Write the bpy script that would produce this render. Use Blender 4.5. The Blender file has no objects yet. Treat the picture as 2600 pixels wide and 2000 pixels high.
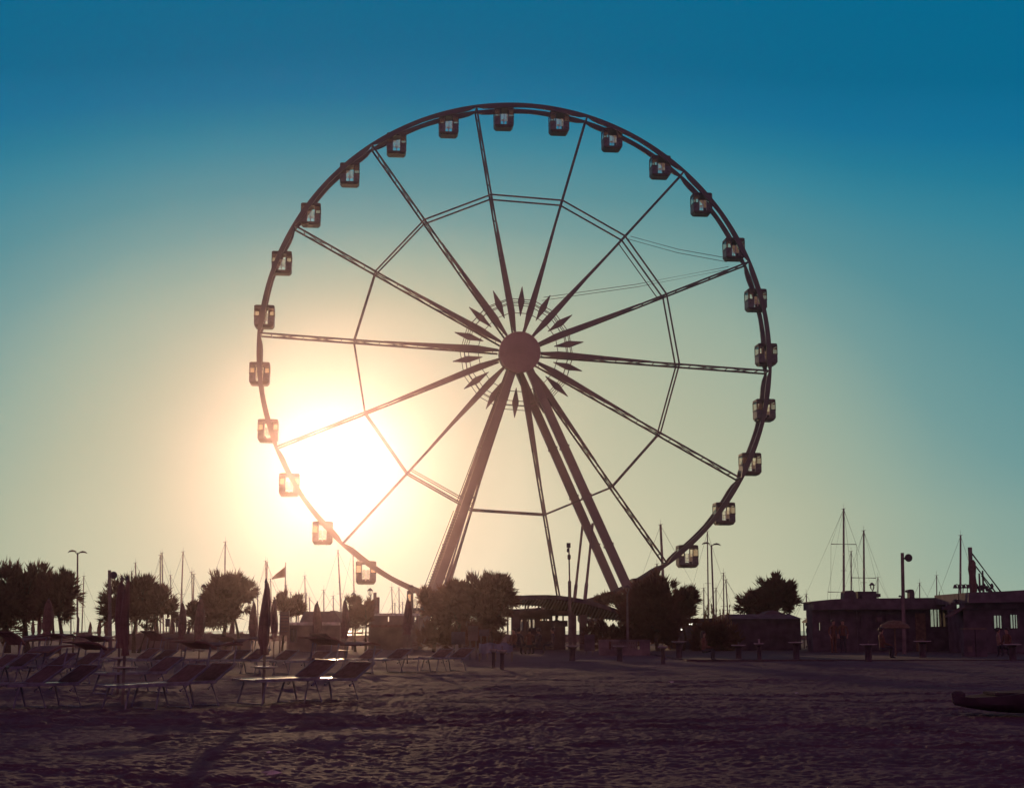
import bpy, bmesh, math, random
import numpy as np
from mathutils import Vector, Matrix
R = math.radians
S = bpy.context.scene
COL = S.collection
rnd = random.Random(7)

# ------------------------------------------------------------------ camera
H = 1.2
PIT = math.atan(0.15)
cam = bpy.data.objects.new('camera', bpy.data.cameras.new('camera'))
COL.objects.link(cam); S.camera = cam
cam.location = (0, 0, H); cam.rotation_euler = (math.pi/2 + PIT, 0, 0)
cam.data.sensor_width = 36; cam.data.lens = 36*4000/2600
cam.data.clip_start = 0.5; cam.data.clip_end = 20000

def at(px, py, Y):
    """point of the place at depth Y seen at pixel (px, py) of the 2600x2000 photograph"""
    dx = (px-1300)/4000; dv = (1000-py)/4000
    c, s = math.cos(PIT), math.sin(PIT)
    t = Y/(c-dv*s)
    return Vector((t*dx, Y, H+t*(s+dv*c)))
def gx(px, Y): return at(px, 1634, Y).x
def pz(py, Y): return at(1300, py, Y).z
def at_(px, py, Y):      # x measured near the horizon line, so uprights stay upright
    return Vector((gx(px, Y), Y, pz(py, Y)))

# ------------------------------------------------------------------ world
SUN = Vector((-0.1122, 0.9885, 0.1018)).normalized()
w = bpy.data.worlds.new('World'); S.world = w; w.use_nodes = True
nt = w.node_tree; N = nt.nodes; L = nt.links; N.clear()
def nn(t, **k):
    n = N.new(t)
    for a, b in k.items(): setattr(n, a, b)
    return n
def math_(op, a, b=None, clamp=False):
    n = N.new('ShaderNodeMath'); n.operation = op; n.use_clamp = clamp
    for i, v in enumerate((a, b)):
        if v is None: continue
        if isinstance(v, (int, float)): n.inputs[i].default_value = v
        else: L.new(v, n.inputs[i])
    return n.outputs[0]
def lin(c): return tuple((v/255/12.92 if v <= 10 else ((v/255+.055)/1.055)**2.4) for v in c)
def ramp(fac, stops, scale=1.0):
    n = N.new('ShaderNodeValToRGB'); e = n.color_ramp.elements
    while len(e) > 1: e.remove(e[-1])
    for i, (p_, c) in enumerate(stops):
        el = e[0] if i == 0 else e.new(p_)
        el.position = p_; el.color = (c, c, c, 1) if isinstance(c, float) else (*c, 1)
    L.new(fac, n.inputs[0]); return n.outputs[0]
tc = nn('ShaderNodeTexCoord'); sep = nn('ShaderNodeSeparateXYZ'); L.new(tc.outputs['Generated'], sep.inputs[0])
elev = math_('MULTIPLY', math_('ARCSINE', sep.outputs[2]), 57.2958)
az = math_('MULTIPLY', math_('ARCTAN2', sep.outputs[0], sep.outputs[1]), 57.2958)
daz = math_('SUBTRACT', az, math.degrees(math.atan2(SUN.x, SUN.y)))
d0 = math_('POWER', math_('ADD', math_('MULTIPLY', daz, daz), math_('POWER', math_('ABSOLUTE', math_('SUBTRACT', elev, 5.845)), 2.0)), 0.5)
off = math_('MULTIPLY', math_('SUBTRACT', 1.0, math_('POWER', 2.71828, math_('DIVIDE', d0, -7.0))), 3.8)
dz2 = math_('SUBTRACT', daz, off)
de = math_('MULTIPLY', math_('SUBTRACT', elev, 5.845), 0.85)
th = math_('POWER', math_('ADD', math_('MULTIPLY', dz2, dz2), math_('MULTIPLY', de, de)), 0.5)
Cst = [(0.0, 0.5277), (1.0, 0.4978), (2.0, 0.4748), (3.0, 0.4581), (4.0, 0.4464), (5.0, 0.4253), (6.0, 0.4074), (7.0, 0.3917), (8.0, 0.3771), (9.0, 0.3625), (10.0, 0.3468), (11.0, 0.3287), (12.0, 0.3072), (13.0, 0.2809), (14.0, 0.2486), (15.0, 0.2088), (16.0, 0.1604), (17.0, 0.1019), (18.0, 0.0318), (19.0, -0.0512), (20.0, -0.1487), (21.0, -0.2622), (22.0, -0.3933), (23.0, -0.5435), (24.0, -0.7146), (25.0, -0.7146), (26.0, -0.7146), (27.0, -0.7146), (28.0, -0.7146)]
Gst = [(0.0, 0.27), (0.7, 0.277), (1.4, 0.28400000000000003), (2.1, 0.29100000000000004), (2.8, 0.29800000000000004), (3.6, 0.30600000000000005), (4.4, 0.3274), (5.2, 0.3075), (6.0, 0.2872), (7.0, 0.2682), (8.0, 0.2551), (9.0, 0.2452), (10.0, 0.236), (11.0, 0.2263), (12.0, 0.2154), (13.5, 0.188), (15.0, 0.1587), (16.5, 0.1288), (18.0, 0.0998), (20.0, 0.0752), (22.0, 0.0546), (24.0, 0.0383), (27.0, 0.0211), (30.0, 0.0108), (34.0, 0.004)]
cE = ramp(math_('DIVIDE', elev, 30.0, True), [(e/30, max(0., v+.2)) for e, v in Cst])
cG = ramp(math_('DIVIDE', th, 35.0, True), [(e/35, v+.1) for e, v in Gst])
s_ = math_('SUBTRACT', math_('ADD', cE, cG), 0.3, True)
PATH = [(0.0, (0.0, 102.7, 140.7)), (0.08, (6.6, 107.9, 146.1)), (0.15, (10.9, 111.6, 149.1)), (0.24, (30.1, 122.6, 150.4)), (0.31, (52.2, 132.6, 153.0)), (0.41, (82.9, 143.5, 152.0)), (0.48, (111.2, 155.6, 154.2)), (0.55, (147.7, 172.0, 155.9)), (0.62, (173.1, 182.2, 156.7)), (0.69, (192.9, 194.1, 164.6)), (0.76, (213.0, 207.0, 176.0)), (0.85, (236.0, 222.0, 190.0)), (0.9, (244.0, 230.0, 200.0)), (0.95, (251.0, 240.0, 216.0)), (0.985, (255.0, 250.0, 233.0)), (1.0, (255.0, 255.0, 255.0))]
skyc = ramp(s_, [(a, lin(b)) for a, b in PATH])
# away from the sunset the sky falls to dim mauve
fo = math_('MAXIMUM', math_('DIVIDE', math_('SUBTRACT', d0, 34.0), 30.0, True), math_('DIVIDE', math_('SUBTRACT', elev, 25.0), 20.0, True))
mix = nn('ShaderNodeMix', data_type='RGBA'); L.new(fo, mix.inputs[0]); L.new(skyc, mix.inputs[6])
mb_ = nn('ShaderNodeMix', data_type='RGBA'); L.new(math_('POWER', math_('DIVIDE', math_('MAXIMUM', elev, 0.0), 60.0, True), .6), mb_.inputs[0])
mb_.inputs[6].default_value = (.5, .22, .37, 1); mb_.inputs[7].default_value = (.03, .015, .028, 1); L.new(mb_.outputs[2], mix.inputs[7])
dd_ = math_('MULTIPLY', math_('MULTIPLY', d0, d0), -1.0)
def gau(a, w_): return math_('MULTIPLY', math_('POWER', 2.71828, math_('DIVIDE', dd_, w_*w_)), a)
core = math_('ADD', math_('ADD', gau(2.2, .9), gau(.22, 1.6)), gau(.03, 3.4))
cc = nn('ShaderNodeMix', data_type='RGBA', blend_type='ADD'); cc.inputs[0].default_value = 1
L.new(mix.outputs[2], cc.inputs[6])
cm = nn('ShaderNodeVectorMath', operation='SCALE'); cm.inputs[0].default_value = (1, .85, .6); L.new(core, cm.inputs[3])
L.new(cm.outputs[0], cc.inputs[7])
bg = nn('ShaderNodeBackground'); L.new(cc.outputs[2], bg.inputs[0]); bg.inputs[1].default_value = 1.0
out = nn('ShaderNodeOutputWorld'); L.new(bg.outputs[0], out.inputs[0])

sun = bpy.data.objects.new('sun', bpy.data.lights.new('sun', 'SUN')); COL.objects.link(sun)
sun.data.energy = 0.95; sun.data.angle = R(0.6); sun.data.color = (1.0, 0.62, 0.34)
sun.rotation_euler = SUN.to_track_quat('Z', 'Y').to_euler()
sun.location = (-12, 100, 60)
S.view_settings.view_transform = 'Standard'; S.view_settings.look = 'None'
S.view_settings.exposure = 0; S.view_settings.gamma = 1
S.cycles.volume_bounces = 0; S.cycles.max_bounces = 6; S.cycles.transparent_max_bounces = 16

# ------------------------------------------------------------------ materials
def mat(name, col, rough=.6, metal=0., var=0., scale=3., spec=.5, col2=None, bump=0., bscale=20.):
    m = bpy.data.materials.new(name); m.use_nodes = True
    t = m.node_tree; b = t.nodes['Principled BSDF']
    b.inputs['Roughness'].default_value = rough; b.inputs['Metallic'].default_value = metal
    b.inputs['Specular IOR Level'].default_value = spec
    tcn = t.nodes.new('ShaderNodeTexCoord')
    nz = t.nodes.new('ShaderNodeTexNoise'); nz.inputs['Scale'].default_value = scale; nz.inputs['Detail'].default_value = 6
    t.links.new(tcn.outputs['Object'], nz.inputs['Vector'])
    cr = t.nodes.new('ShaderNodeValToRGB'); t.links.new(nz.outputs[0], cr.inputs[0])
    c2 = col2 or tuple(v*(1-.45-var) for v in col)
    cr.color_ramp.elements[0].position = .35; cr.color_ramp.elements[0].color = (*c2, 1)
    cr.color_ramp.elements[1].position = .62; cr.color_ramp.elements[1].color = (*col, 1)
    t.links.new(cr.outputs[0], b.inputs['Base Color'])
    if bump:
        n2 = t.nodes.new('ShaderNodeTexNoise'); n2.inputs['Scale'].default_value = bscale; n2.inputs['Detail'].default_value = 5
        t.links.new(tcn.outputs['Object'], n2.inputs['Vector'])
        bp = t.nodes.new('ShaderNodeBump'); bp.inputs['Strength'].default_value = 1; bp.inputs['Distance'].default_value = bump
        t.links.new(n2.outputs[0], bp.inputs['Height']); t.links.new(bp.outputs[0], b.inputs['Normal'])
    return m
M = {}
M['steel'] = mat('painted_steel', (.06, .045, .066), .5, .1, scale=.6, col2=(.048, .036, .052))
M['leg'] = mat('leg_steel', (.13, .092, .12), .55, .1, scale=.5, col2=(.105, .074, .095))
M['panel'] = mat('painted_panel', (.1, .068, .09), .5, .1, scale=1, col2=(.085, .056, .075))
M['drum'] = mat('hub_cover', (.24, .15, .16), .55, .0, scale=1, col2=(.2, .125, .135))
M['cable'] = mat('cable', (.12, .1, .11), .5, .4)
M['gond'] = mat('gondola_body', (.1, .09, .125), .5, .1, scale=4, spec=.2)
M['gondroof'] = mat('gondola_roof', (.07, .05, .065), .5, .1, spec=.2)
M['white'] = mat('white_plastic', (.5, .44, .45), .09, 0, scale=5, spec=.8)
M['paving'] = mat('paving', (.12, .078, .095), .85, 0, scale=1.5, spec=.15, bump=.006, bscale=6)
M['post'] = mat('post_concrete', (.1, .072, .09), .9, 0, scale=3, spec=.1)
M['alu'] = mat('aluminium', (.19, .18, .26), .5, .2, scale=6, spec=.3)
M['mesh'] = mat('sling_fabric', (.1, .06, .06), .17, 0, scale=8, spec=.8)
M['meshb'] = mat('sling_fabric_back', (.16, .09, .1), .8, 0, scale=8, spec=.08)
M['canvas'] = mat('parasol_canvas', (.17, .08, .08), .8, 0, scale=5)
M['wood'] = mat('weathered_wood', (.2, .13, .09), .7, 0, scale=6)
M['conc'] = mat('concrete', (.22, .16, .18), .85, 0, scale=2, bump=.01, spec=.2)
M['plaster'] = mat('plaster', (.2, .14, .145), .9, 0, scale=1.2, spec=.15)
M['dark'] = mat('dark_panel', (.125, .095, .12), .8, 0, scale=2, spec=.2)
M['roof'] = mat('roof_sheet', (.15, .115, .145), .8, 0, scale=2, spec=.2)
M['mast'] = mat('mast_metal', (.2, .15, .15), .5, .2, scale=2)
M['hull'] = mat('hull_paint', (.5, .47, .47), .3, 0)
M['bark'] = mat('bark', (.09, .06, .05), .9, 0, scale=9, bump=.02)
M['leaf'] = mat('tamarisk_foliage', (.12, .065, .06), .85, 0, scale=2.5, col2=(.075, .042, .045), spec=.1)
M['reed'] = mat('reed_leaf', (.12, .08, .05), .8, 0, scale=4, spec=.1)
M['plume'] = mat('reed_plume', (.3, .2, .14), .9, 0, scale=4, spec=.1)
M['skin'] = mat('skin', (.35, .2, .15), .6)
M['hair'] = mat('hair', (.03, .02, .02), .6)
M['cloth1'] = mat('dark_cloth', (.05, .04, .06), .85, scale=9)
M['cloth2'] = mat('brown_cloth', (.16, .07, .05), .85, scale=9)
M['cloth3'] = mat('pale_cloth', (.35, .3, .3), .85, scale=9)
M['flag'] = mat('flag_cloth', (.4, .32, .26), .8, 0, scale=1.2, col2=(.3, .12, .08))
M['tarp'] = mat('blue_white_tarp', (.2, .21, .32), .7, 0, scale=2)
M['paper'] = mat('paper', (.8, .76, .7), .6, 0, scale=9)
M['thatch'] = mat('thatch', (.2, .14, .09), .9, 0, scale=14, bump=.02)
M['rock'] = mat('rubber', (.085, .06, .08), .95, spec=.03)

def glassmat(name, tint, alpha, transl):
    m = bpy.data.materials.new(name); m.use_nodes = True; t = m.node_tree; t.nodes.clear()
    o = t.nodes.new('ShaderNodeOutputMaterial'); tr = t.nodes.new('ShaderNodeBsdfTransparent'); tr.inputs[0].default_value = (*tint, 1)
    tl = t.nodes.new('ShaderNodeBsdfTranslucent'); tl.inputs[0].default_value = (*transl, 1)
    gl = t.nodes.new('ShaderNodeBsdfGlossy'); gl.inputs['Roughness'].default_value = .08
    nz = t.nodes.new('ShaderNodeTexNoise'); nz.inputs['Scale'].default_value = 3
    tcn = t.nodes.new('ShaderNodeTexCoord'); t.links.new(tcn.outputs['Object'], nz.inputs['Vector'])
    mr = t.nodes.new('ShaderNodeMapRange'); mr.inputs[3].default_value = alpha-.12; mr.inputs[4].default_value = alpha+.12
    t.links.new(nz.outputs[0], mr.inputs[0])
    a = t.nodes.new('ShaderNodeMixShader'); t.links.new(mr.outputs[0], a.inputs[0]); t.links.new(tr.outputs[0], a.inputs[1]); t.links.new(tl.outputs[0], a.inputs[2])
    fr = t.nodes.new('ShaderNodeFresnel'); fr.inputs[0].default_value = 1.45
    b = t.nodes.new('ShaderNodeMixShader'); t.links.new(fr.outputs[0], b.inputs[0]); t.links.new(a.outputs[0], b.inputs[1]); t.links.new(gl.outputs[0], b.inputs[2])
    t.links.new(b.outputs[0], o.inputs[0]); return m
M['tint'] = glassmat('tinted_glass', (.94, .8, .68), .14, (.8, .6, .45))
M['clear'] = glassmat('frosted_door_panel', (1, .97, .9), .3, (.95, .88, .75))
M['pane'] = glassmat('window_pane', (.8, .8, .8), .3, (.4, .35, .33))
def emis(name, c, s):
    m = bpy.data.materials.new(name); m.use_nodes = True; b = m.node_tree.nodes['Principled BSDF']
    b.inputs['Emission Color'].default_value = (*c, 1); b.inputs['Emission Strength'].default_value = s; return m
M['glow_dot'] = emis('glowing_white', (1, .93, .75), 3.0)

def leafify(m, c, f):
    t = m.node_tree; b = t.nodes['Principled BSDF']; o = t.nodes['Material Output']
    tl = t.nodes.new('ShaderNodeBsdfTranslucent'); tl.inputs[0].default_value = (*c, 1); mx = t.nodes.new('ShaderNodeMixShader'); mx.inputs[0].default_value = f
    t.links.new(b.outputs[0], mx.inputs[1]); t.links.new(tl.outputs[0], mx.inputs[2]); t.links.new(mx.outputs[0], o.inputs[0])
leafify(M['leaf'], (.2, .09, .07), .4); leafify(M['flag'], (.5, .35, .25), .5); leafify(M['plume'], (.3, .2, .12), .4)
# ------------------------------------------------------------------ mesh builder
def basis(d, up=None):
    d = d.normalized(); u = Vector(up) if up else Vector((0, 0, 1))
    if abs(d.dot(u)) > .98: u = Vector((0, 1, 0)) if up is None else Vector((1, 0, 0))
    s = d.cross(u).normalized(); return s, s.cross(d).normalized()
class MB:
    def __init__(s): s.v = []; s.f = []
    def add(s, vs, fs):
        o = len(s.v); s.v += [tuple(v) for v in vs]; s.f += [tuple(i+o for i in f) for f in fs]; return s
    def box(s, x0, x1, y0, y1, z0, z1):
        return s.add([(x, y, z) for x in (x0, x1) for y in (y0, y1) for z in (z0, z1)],
                     [(0, 1, 3, 2), (4, 6, 7, 5), (0, 4, 5, 1), (2, 3, 7, 6), (0, 2, 6, 4), (1, 5, 7, 3)])
    def bar(s, p0, p1, w, h=None, up=None, w1=None, h1=None):
        p0 = Vector(p0); p1 = Vector(p1); h = h or w; a, b = basis(p1-p0, up); w1 = w1 or w; h1 = h1 or h
        vs = []
        for p, ww, hh in ((p0, w, h), (p1, w1, h1)):
            for i, j in ((-1, -1), (1, -1), (1, 1), (-1, 1)): vs.append(p+a*(i*ww/2)+b*(j*hh/2))
        return s.add(vs, [(3, 2, 1, 0), (4, 5, 6, 7), (0, 1, 5, 4), (1, 2, 6, 5), (2, 3, 7, 6), (3, 0, 4, 7)])
    def tube(s, pts, r, n=8, caps=True):
        pts = [Vector(p) for p in pts]; rs = r if isinstance(r, (list, tuple)) else [r]*len(pts)
        vs = []; a = b = None
        for i, p in enumerate(pts):
            d = (pts[min(i+1, len(pts)-1)]-pts[max(i-1, 0)])
            if a is None: a, b = basis(d)
            else:
                dn = d.normalized(); a = (a-dn*a.dot(dn)).normalized(); b = dn.cross(a)
            for k in range(n):
                t = 2*math.pi*k/n; vs.append(p+(a*math.cos(t)+b*math.sin(t))*rs[i])
        fs = [(i*n+k, i*n+(k+1) % n, (i+1)*n+(k+1) % n, (i+1)*n+k) for i in range(len(pts)-1) for k in range(n)]
        if caps: fs += [tuple(range(n))[::-1], tuple((len(pts)-1)*n+k for k in range(n))]
        return s.add(vs, fs)
    def lathe(s, prof, n=16, c=(0, 0, 0), axis='z'):
        vs = []
        for r, z in prof:
            for k in range(n):
                t = 2*math.pi*k/n; x, y = r*math.cos(t), r*math.sin(t)
                q = (x, y, z) if axis == 'z' else (x, z, y)
                vs.append((q[0]+c[0], q[1]+c[1], q[2]+c[2]))
        fs = [(i*n+k, i*n+(k+1) % n, (i+1)*n+(k+1) % n, (i+1)*n+k) for i in range(len(prof)-1) for k in range(n)]
        fs += [tuple(range(n))[::-1], tuple((len(prof)-1)*n+k for k in range(n))]
        return s.add(vs, fs)
    def prism(s, poly, y0, y1):       # polygon in xz, extruded along y
        n = len(poly)
        vs = [(x, y0, z) for x, z in poly]+[(x, y1, z) for x, z in poly]
        return s.add(vs, [tuple(range(n)), tuple(range(2*n-1, n-1, -1))]+[(i, i+n, (i+1) % n+n, (i+1) % n) for i in range(n)])
    def build(s, name, m, parent=None, smooth=False, loc=None, rz=0):
        me = bpy.data.meshes.new(name); me.from_pydata(s.v, [], s.f); me.validate()
        b = bmesh.new(); b.from_mesh(me); bmesh.ops.recalc_face_normals(b, faces=b.faces); b.to_mesh(me); b.free()
        me.materials.append(m)
        if smooth:
            me.polygons.foreach_set('use_smooth', [True]*len(me.polygons))
            try: me.set_sharp_from_angle(angle=R(40))
            except Exception: pass
        o = bpy.data.objects.new(name, me); COL.objects.link(o)
        if parent: o.parent = parent
        if loc is not None: o.location = loc; o.rotation_euler.z = rz
        return o
def tag(o, label=None, cat=None, group=None, kind=None):
    for k, v in (('label', label), ('category', cat), ('group', group), ('kind', kind)):
        if v: o[k] = v
    return o
def thing(name, label, cat, loc=(0, 0, 0), rz=0, group=None):
    o = bpy.data.objects.new(name, None); COL.objects.link(o); o.location = loc; o.rotation_euler.z = rz
    o.empty_display_size = .3
    return tag(o, label, cat, group)
KIDS = {}
def copy_tree(o, loc=None, rz=None, label=None, group=None, scale=None):
    def rec(q, par):
        c = q.copy(); COL.objects.link(c); c.parent = par
        for ch in [x for x in bpy.data.objects if x.parent == q]: rec(ch, c)
        return c
    c = rec(o, None)
    if loc is not None: c.location = loc
    if rz is not None: c.rotation_euler.z = rz
    if label: c['label'] = label
    if group: c['group'] = group
    if scale: c.scale = scale
    return c

# ------------------------------------------------------------------ ground, water
def vnoise(x, y, seed):
    xi = np.floor(x).astype(np.int64); yi = np.floor(y).astype(np.int64); fx = x-xi; fy = y-yi
    fx = fx*fx*(3-2*fx); fy = fy*fy*(3-2*fy)
    def h(a, b):
        n = (a*374761393+b*668265263+seed*1274126177) & 0x7fffffff
        n = ((n ^ (n >> 13))*1274126177) & 0x7fffffff
        return ((n ^ (n >> 16)) & 0xffff)/65535.
    return (h(xi, yi)*(1-fx)+h(xi+1, yi)*fx)*(1-fy)+(h(xi, yi+1)*(1-fx)+h(xi+1, yi+1)*fx)*fy
def sand_z(x, y):
    z = .10*(vnoise(x*.22, y*.22, 1)-.5)+.05*(vnoise(x*.8+3, y*.8, 2)-.5)
    r = 1-np.abs(2*vnoise(x*2.3, y*2.3, 3)-1)
    r2 = 1-np.abs(2*vnoise(x*4.7+9, y*4.7, 4)-1)
    r3 = 1-np.abs(2*vnoise(x*10.5+5, y*10.5, 7)-1)
    am = .38+.85*vnoise(x*.45+7, y*.3, 8)*vnoise(x*1.1, y*.9+4, 9)+.25*vnoise(x*.2, y*.2, 11)
    return z+am*(.014*r+.024*r2+.024*r3+.014*vnoise(x*17, y*17, 5)+.009*vnoise(x*34, y*34, 6))-.05
def sandmat():
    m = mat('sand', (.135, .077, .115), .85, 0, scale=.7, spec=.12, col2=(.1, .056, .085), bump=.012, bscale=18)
    return m
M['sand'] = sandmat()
NR, NC = 900, 760
yy = 8.5*np.exp(np.linspace(0, 1, NR)*math.log(66/8.5)); uu = np.concatenate([np.linspace(-1.1, -.43, 60), np.linspace(-.42, .42, 640), np.linspace(.43, 1.1, 60)])
X = (uu[None, :]*yy[:, None]); Y = np.repeat(yy[:, None], NC, 1)
Z = sand_z(X, Y)
fr = random.Random(11)
for tr in range(20):
    fy = fr.uniform(11, 40); fx = fr.uniform(-.36, .36)*fy; an = fr.uniform(-.5, .5)+(math.pi if fr.random() < .5 else 0); 
    for st in range(30):
        an += fr.uniform(-.12, .12); fx += .62*math.cos(an); fy += .62*math.sin(an)
        if not 9.5 < fy < 60 or abs(fx) > .4*fy: break
        sx = .12*(1 if st % 2 else -1); cx_ = fx-sx*math.sin(an); cy_ = fy+sx*math.cos(an)
        i0, i1 = np.searchsorted(yy, (cy_-.4, cy_+.4)); j0, j1 = np.searchsorted(uu, (cx_/cy_-.4/cy_, cx_/cy_+.4/cy_))
        if i1 <= i0 or j1 <= j0: continue
        dx_ = X[i0:i1, j0:j1]-cx_; dy_ = Y[i0:i1, j0:j1]-cy_; u_ = dx_*math.cos(an)+dy_*math.sin(an); v_ = -dx_*math.sin(an)+dy_*math.cos(an)
        q_ = (u_/.16)**2+(v_/.07)**2
        Z[i0:i1, j0:j1] += -.045*np.exp(-q_)+.026*np.exp(-(np.sqrt(q_)-1.7)**2*4)
edge = np.clip((66-Y)/4, 0, 1); Z = Z*edge+.0*(1-edge)
co = np.stack([X, Y, Z], -1).reshape(-1, 3)
idx = np.arange(NR*NC).reshape(NR, NC)
quads = np.stack([idx[:-1, :-1], idx[:-1, 1:], idx[1:, 1:], idx[1:, :-1]], -1).reshape(-1, 4)
me = bpy.data.meshes.new('sand'); me.vertices.add(len(co)); me.vertices.foreach_set('co', co.ravel())
me.loops.add(len(quads)*4); me.loops.foreach_set('vertex_index', quads.ravel().astype(np.int32))
me.polygons.add(len(quads)); me.polygons.foreach_set('loop_start', np.arange(0, len(quads)*4, 4, dtype=np.int32))
me.polygons.foreach_set('use_smooth', np.ones(len(quads), dtype=bool))
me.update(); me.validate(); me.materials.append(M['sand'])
o = bpy.data.objects.new('sand', me); COL.objects.link(o); tag(o, 'footprinted beach sand in evening shade', kind='structure')
tag(MB().add([(-700, -60, -.12), (700, -60, -.12), (700, 205, -.12), (-700, 205, -.12)], [(0, 1, 2, 3)]).build('ground', M['sand']), 'flat sandy ground of the beach and harbour quay', kind='structure')
tag(MB().box(-90, 7, 66, 150, -.3, -.02).build('beach', M['sand']), 'level back beach behind the loungers', kind='structure')
tag(MB().box(7, 95, 64, 204, -.3, .05).build('promenade', M['paving']), 'paved promenade behind the sand', kind='structure')
mw = mat('sea_water', (.03, .05, .06), .12, 0, bump=.05, bscale=.6)
tag(MB().add([(-6000, 205, -1.2), (6000, 205, -1.2), (6000, 9000, -1.2), (-6000, 9000, -1.2)], [(0, 1, 2, 3)]).build('water', mw), 'calm harbour water reaching the horizon', kind='structure')

# ------------------------------------------------------------------ ferris wheel
WC = Vector((.64, 161.96, 29.91)); WA = R(5.617); PH = R(125.26); RW = 27.0; WD = 2.0
wheel = thing('ferris_wheel', 'tall steel ferris wheel with fourteen spokes standing behind the trees', 'ferris wheel', (WC.x, WC.y, 0), WA)
HZ = WC.z
def wp(r, t, y): return Vector((r*math.cos(t), y, HZ+r*math.sin(t)))
def w2l(p):          # world point -> wheel frame
    return Matrix.Rotation(-WA, 3, 'Z') @ (Vector(p)-Vector((WC.x, WC.y, 0)))
STEP = 2*math.pi/14
def rim(y):
    n = 28*8; vs = []
    for i in range(n):
        t = PH+2*math.pi*i/n; u = (i % 16)/16*2          # 16 samples a bay
        a = min(u, 2-u)                                   # 0 at a spoke, 1 mid-bay
        dep = .22+.33*min(1, a/.17)-.13*max(0, (a-.2)/.8)
        for r_, yy_ in ((RW, -.14), (RW, .14), (RW-dep, .14), (RW-dep, -.14)): vs.append(wp(r_, t, y+yy_))
    fs = []
    for i in range(n):
        j = (i+1) % n
        for k in range(4): fs.append((i*4+k, j*4+k, j*4+(k+1) % 4, i*4+(k+1) % 4))
    return MB().add(vs, fs)
rim(0).build('rim', M['steel'], wheel); rim(WD).build('rim', M['steel'], wheel)
for k in range(14):
    t = PH-k*STEP; m = MB()
    e = wp(1, t, 0)-wp(0, t, 0); tang = Vector((-math.sin(t), 0, math.cos(t)))
    for y in (0, WD):
        m.bar(wp(2.0, t, y), wp(RW-.2, t, y), .17, .17, up=(0, 1, 0))
    r = 3.0; r0 = 2.6
    while r0 < 25.3:
        r1 = min(r0+3.95, 25.6)
        m.bar(wp(r0, t, 0), wp(r1, t, WD), .06, .07, up=tuple(tang)); m.bar(wp(r0, t, WD), wp(r1, t, 0), .06, .07, up=tuple(tang))
        m.bar(wp(r0, t, 0), wp(r0, t, WD), .07, up=tuple(tang))
        r0 = r1
    m.bar(wp(25.6, t, 0), wp(25.6, t, WD), .1, up=tuple(tang)); m.bar(wp(RW-.3, t, 0), wp(RW-.3, t, WD), .16, up=tuple(tang))
    sp = m.build('spoke', M['steel'], wheel)
    # tapered cladding on the near chord
    def dia(prof, y, name, par):
        vs = []
        for r_, hw in prof:
            c = wp(r_, t_, 0)
            for a_, b_ in ((-1, -.06), (1, -.06), (1, .06), (-1, .06)): vs.append(c+tg*(a_*hw)+Vector((0, y+b_, 0)))
        n_ = len(prof); fs = [(0, 1, 2, 3), tuple((n_-1)*4+q for q in (3, 2, 1, 0))]
        for i in range(n_-1):
            for q in range(4): fs.append((i*4+q, i*4+(q+1) % 4, (i+1)*4+(q+1) % 4, (i+1)*4+q))
        return MB().add(vs, fs).build(name, M['panel'], par)
    t_, tg = t, tang
    dia([(2.1, .12), (4.3, .35), (4.9, .35), (11.5, .15), (14, .085)], -.21, 'panel', sp)
    t_ = t-STEP/2; tg = Vector((-math.sin(t_), 0, math.cos(t_)))
    dia([(3.8, .03), (5.25, .34), (5.5, .34), (6.95, .03)], -.21, 'star_blade', wheel)
def hoop(r, y, th, name, gaps=None):
    m = MB()
    for k in range(14):
        if gaps and k not in gaps: continue
        m.bar(wp(r, PH-k*STEP, y), wp(r, PH-(k+1)*STEP, y), th, th)
    return m.build(name, M['cable'], wheel)
for y in (0, WD): hoop(17.1, y, .15, 'tie_hoop')
for r, y in ((4.25, 0), (5.3, -.1), (5.75, -.1), (5.5, WD), (5.95, WD)): hoop(r, y, .07, 'hub_hoop')
for y in (.1, WD-.1):
    for k in (3, 9): MB().bar(wp(16.55, PH-k*STEP, y), wp(16.55, PH-(k+1)*STEP, y), .09, .09).build('brace_rod', M['cable'], wheel)
for a, b in (((1601, 600), (1845, 655)), ((1595, 607), (1845, 665)), ((1850, 677), (1380, 755)), ((1860, 682), (1375, 763))):
    p, q = at(*a, 161.8), at(*b, 162.3)
    md = (p+q)/2-Vector((0, 0, .25))
    MB().tube([w2l(p), w2l(md), w2l(q)], .03, 5).build('cable', M['cable'], wheel)
# hub
MB().lathe([(0.01, -1.55), (1.2, -1.52), (1.95, -1.4), (2.12, -1.38), (2.16, -1.3), (2.16, -1.12), (2.05, -1.1), (2.05, -.8), (.9, -.8)], 48, (-.05, -1.0, HZ-.4), 'y').build('hub_cover', M['drum'], wheel, True)
MB().lathe([(.01, -.7), (1.5, -.65), (1.9, -.2), (1.9, WD+.2), (1.5, WD+.6), (.5, WD+.7), (.01, WD+.7)], 32, (0, 0, HZ), 'y').build('hub', M['leg'], wheel, True)
MB().lathe([(.01, -2.0), (.9, -1.99), (.9, -.6), (.55, -.6), (.55, 5.6), (.01, 5.61)], 20, (0, 0, HZ), 'y').build('axle', M['leg'], wheel, True)
def leg(p0, p1, w0=1.15, dep=.9):
    p0, p1 = w2l(p0), w2l(p1); p1.z = 0
    m = MB(); m.bar(p0, p1, .8, dep, up=(0, 1, 0), w1=.8, h1=dep)
    return m, p0, p1
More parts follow.
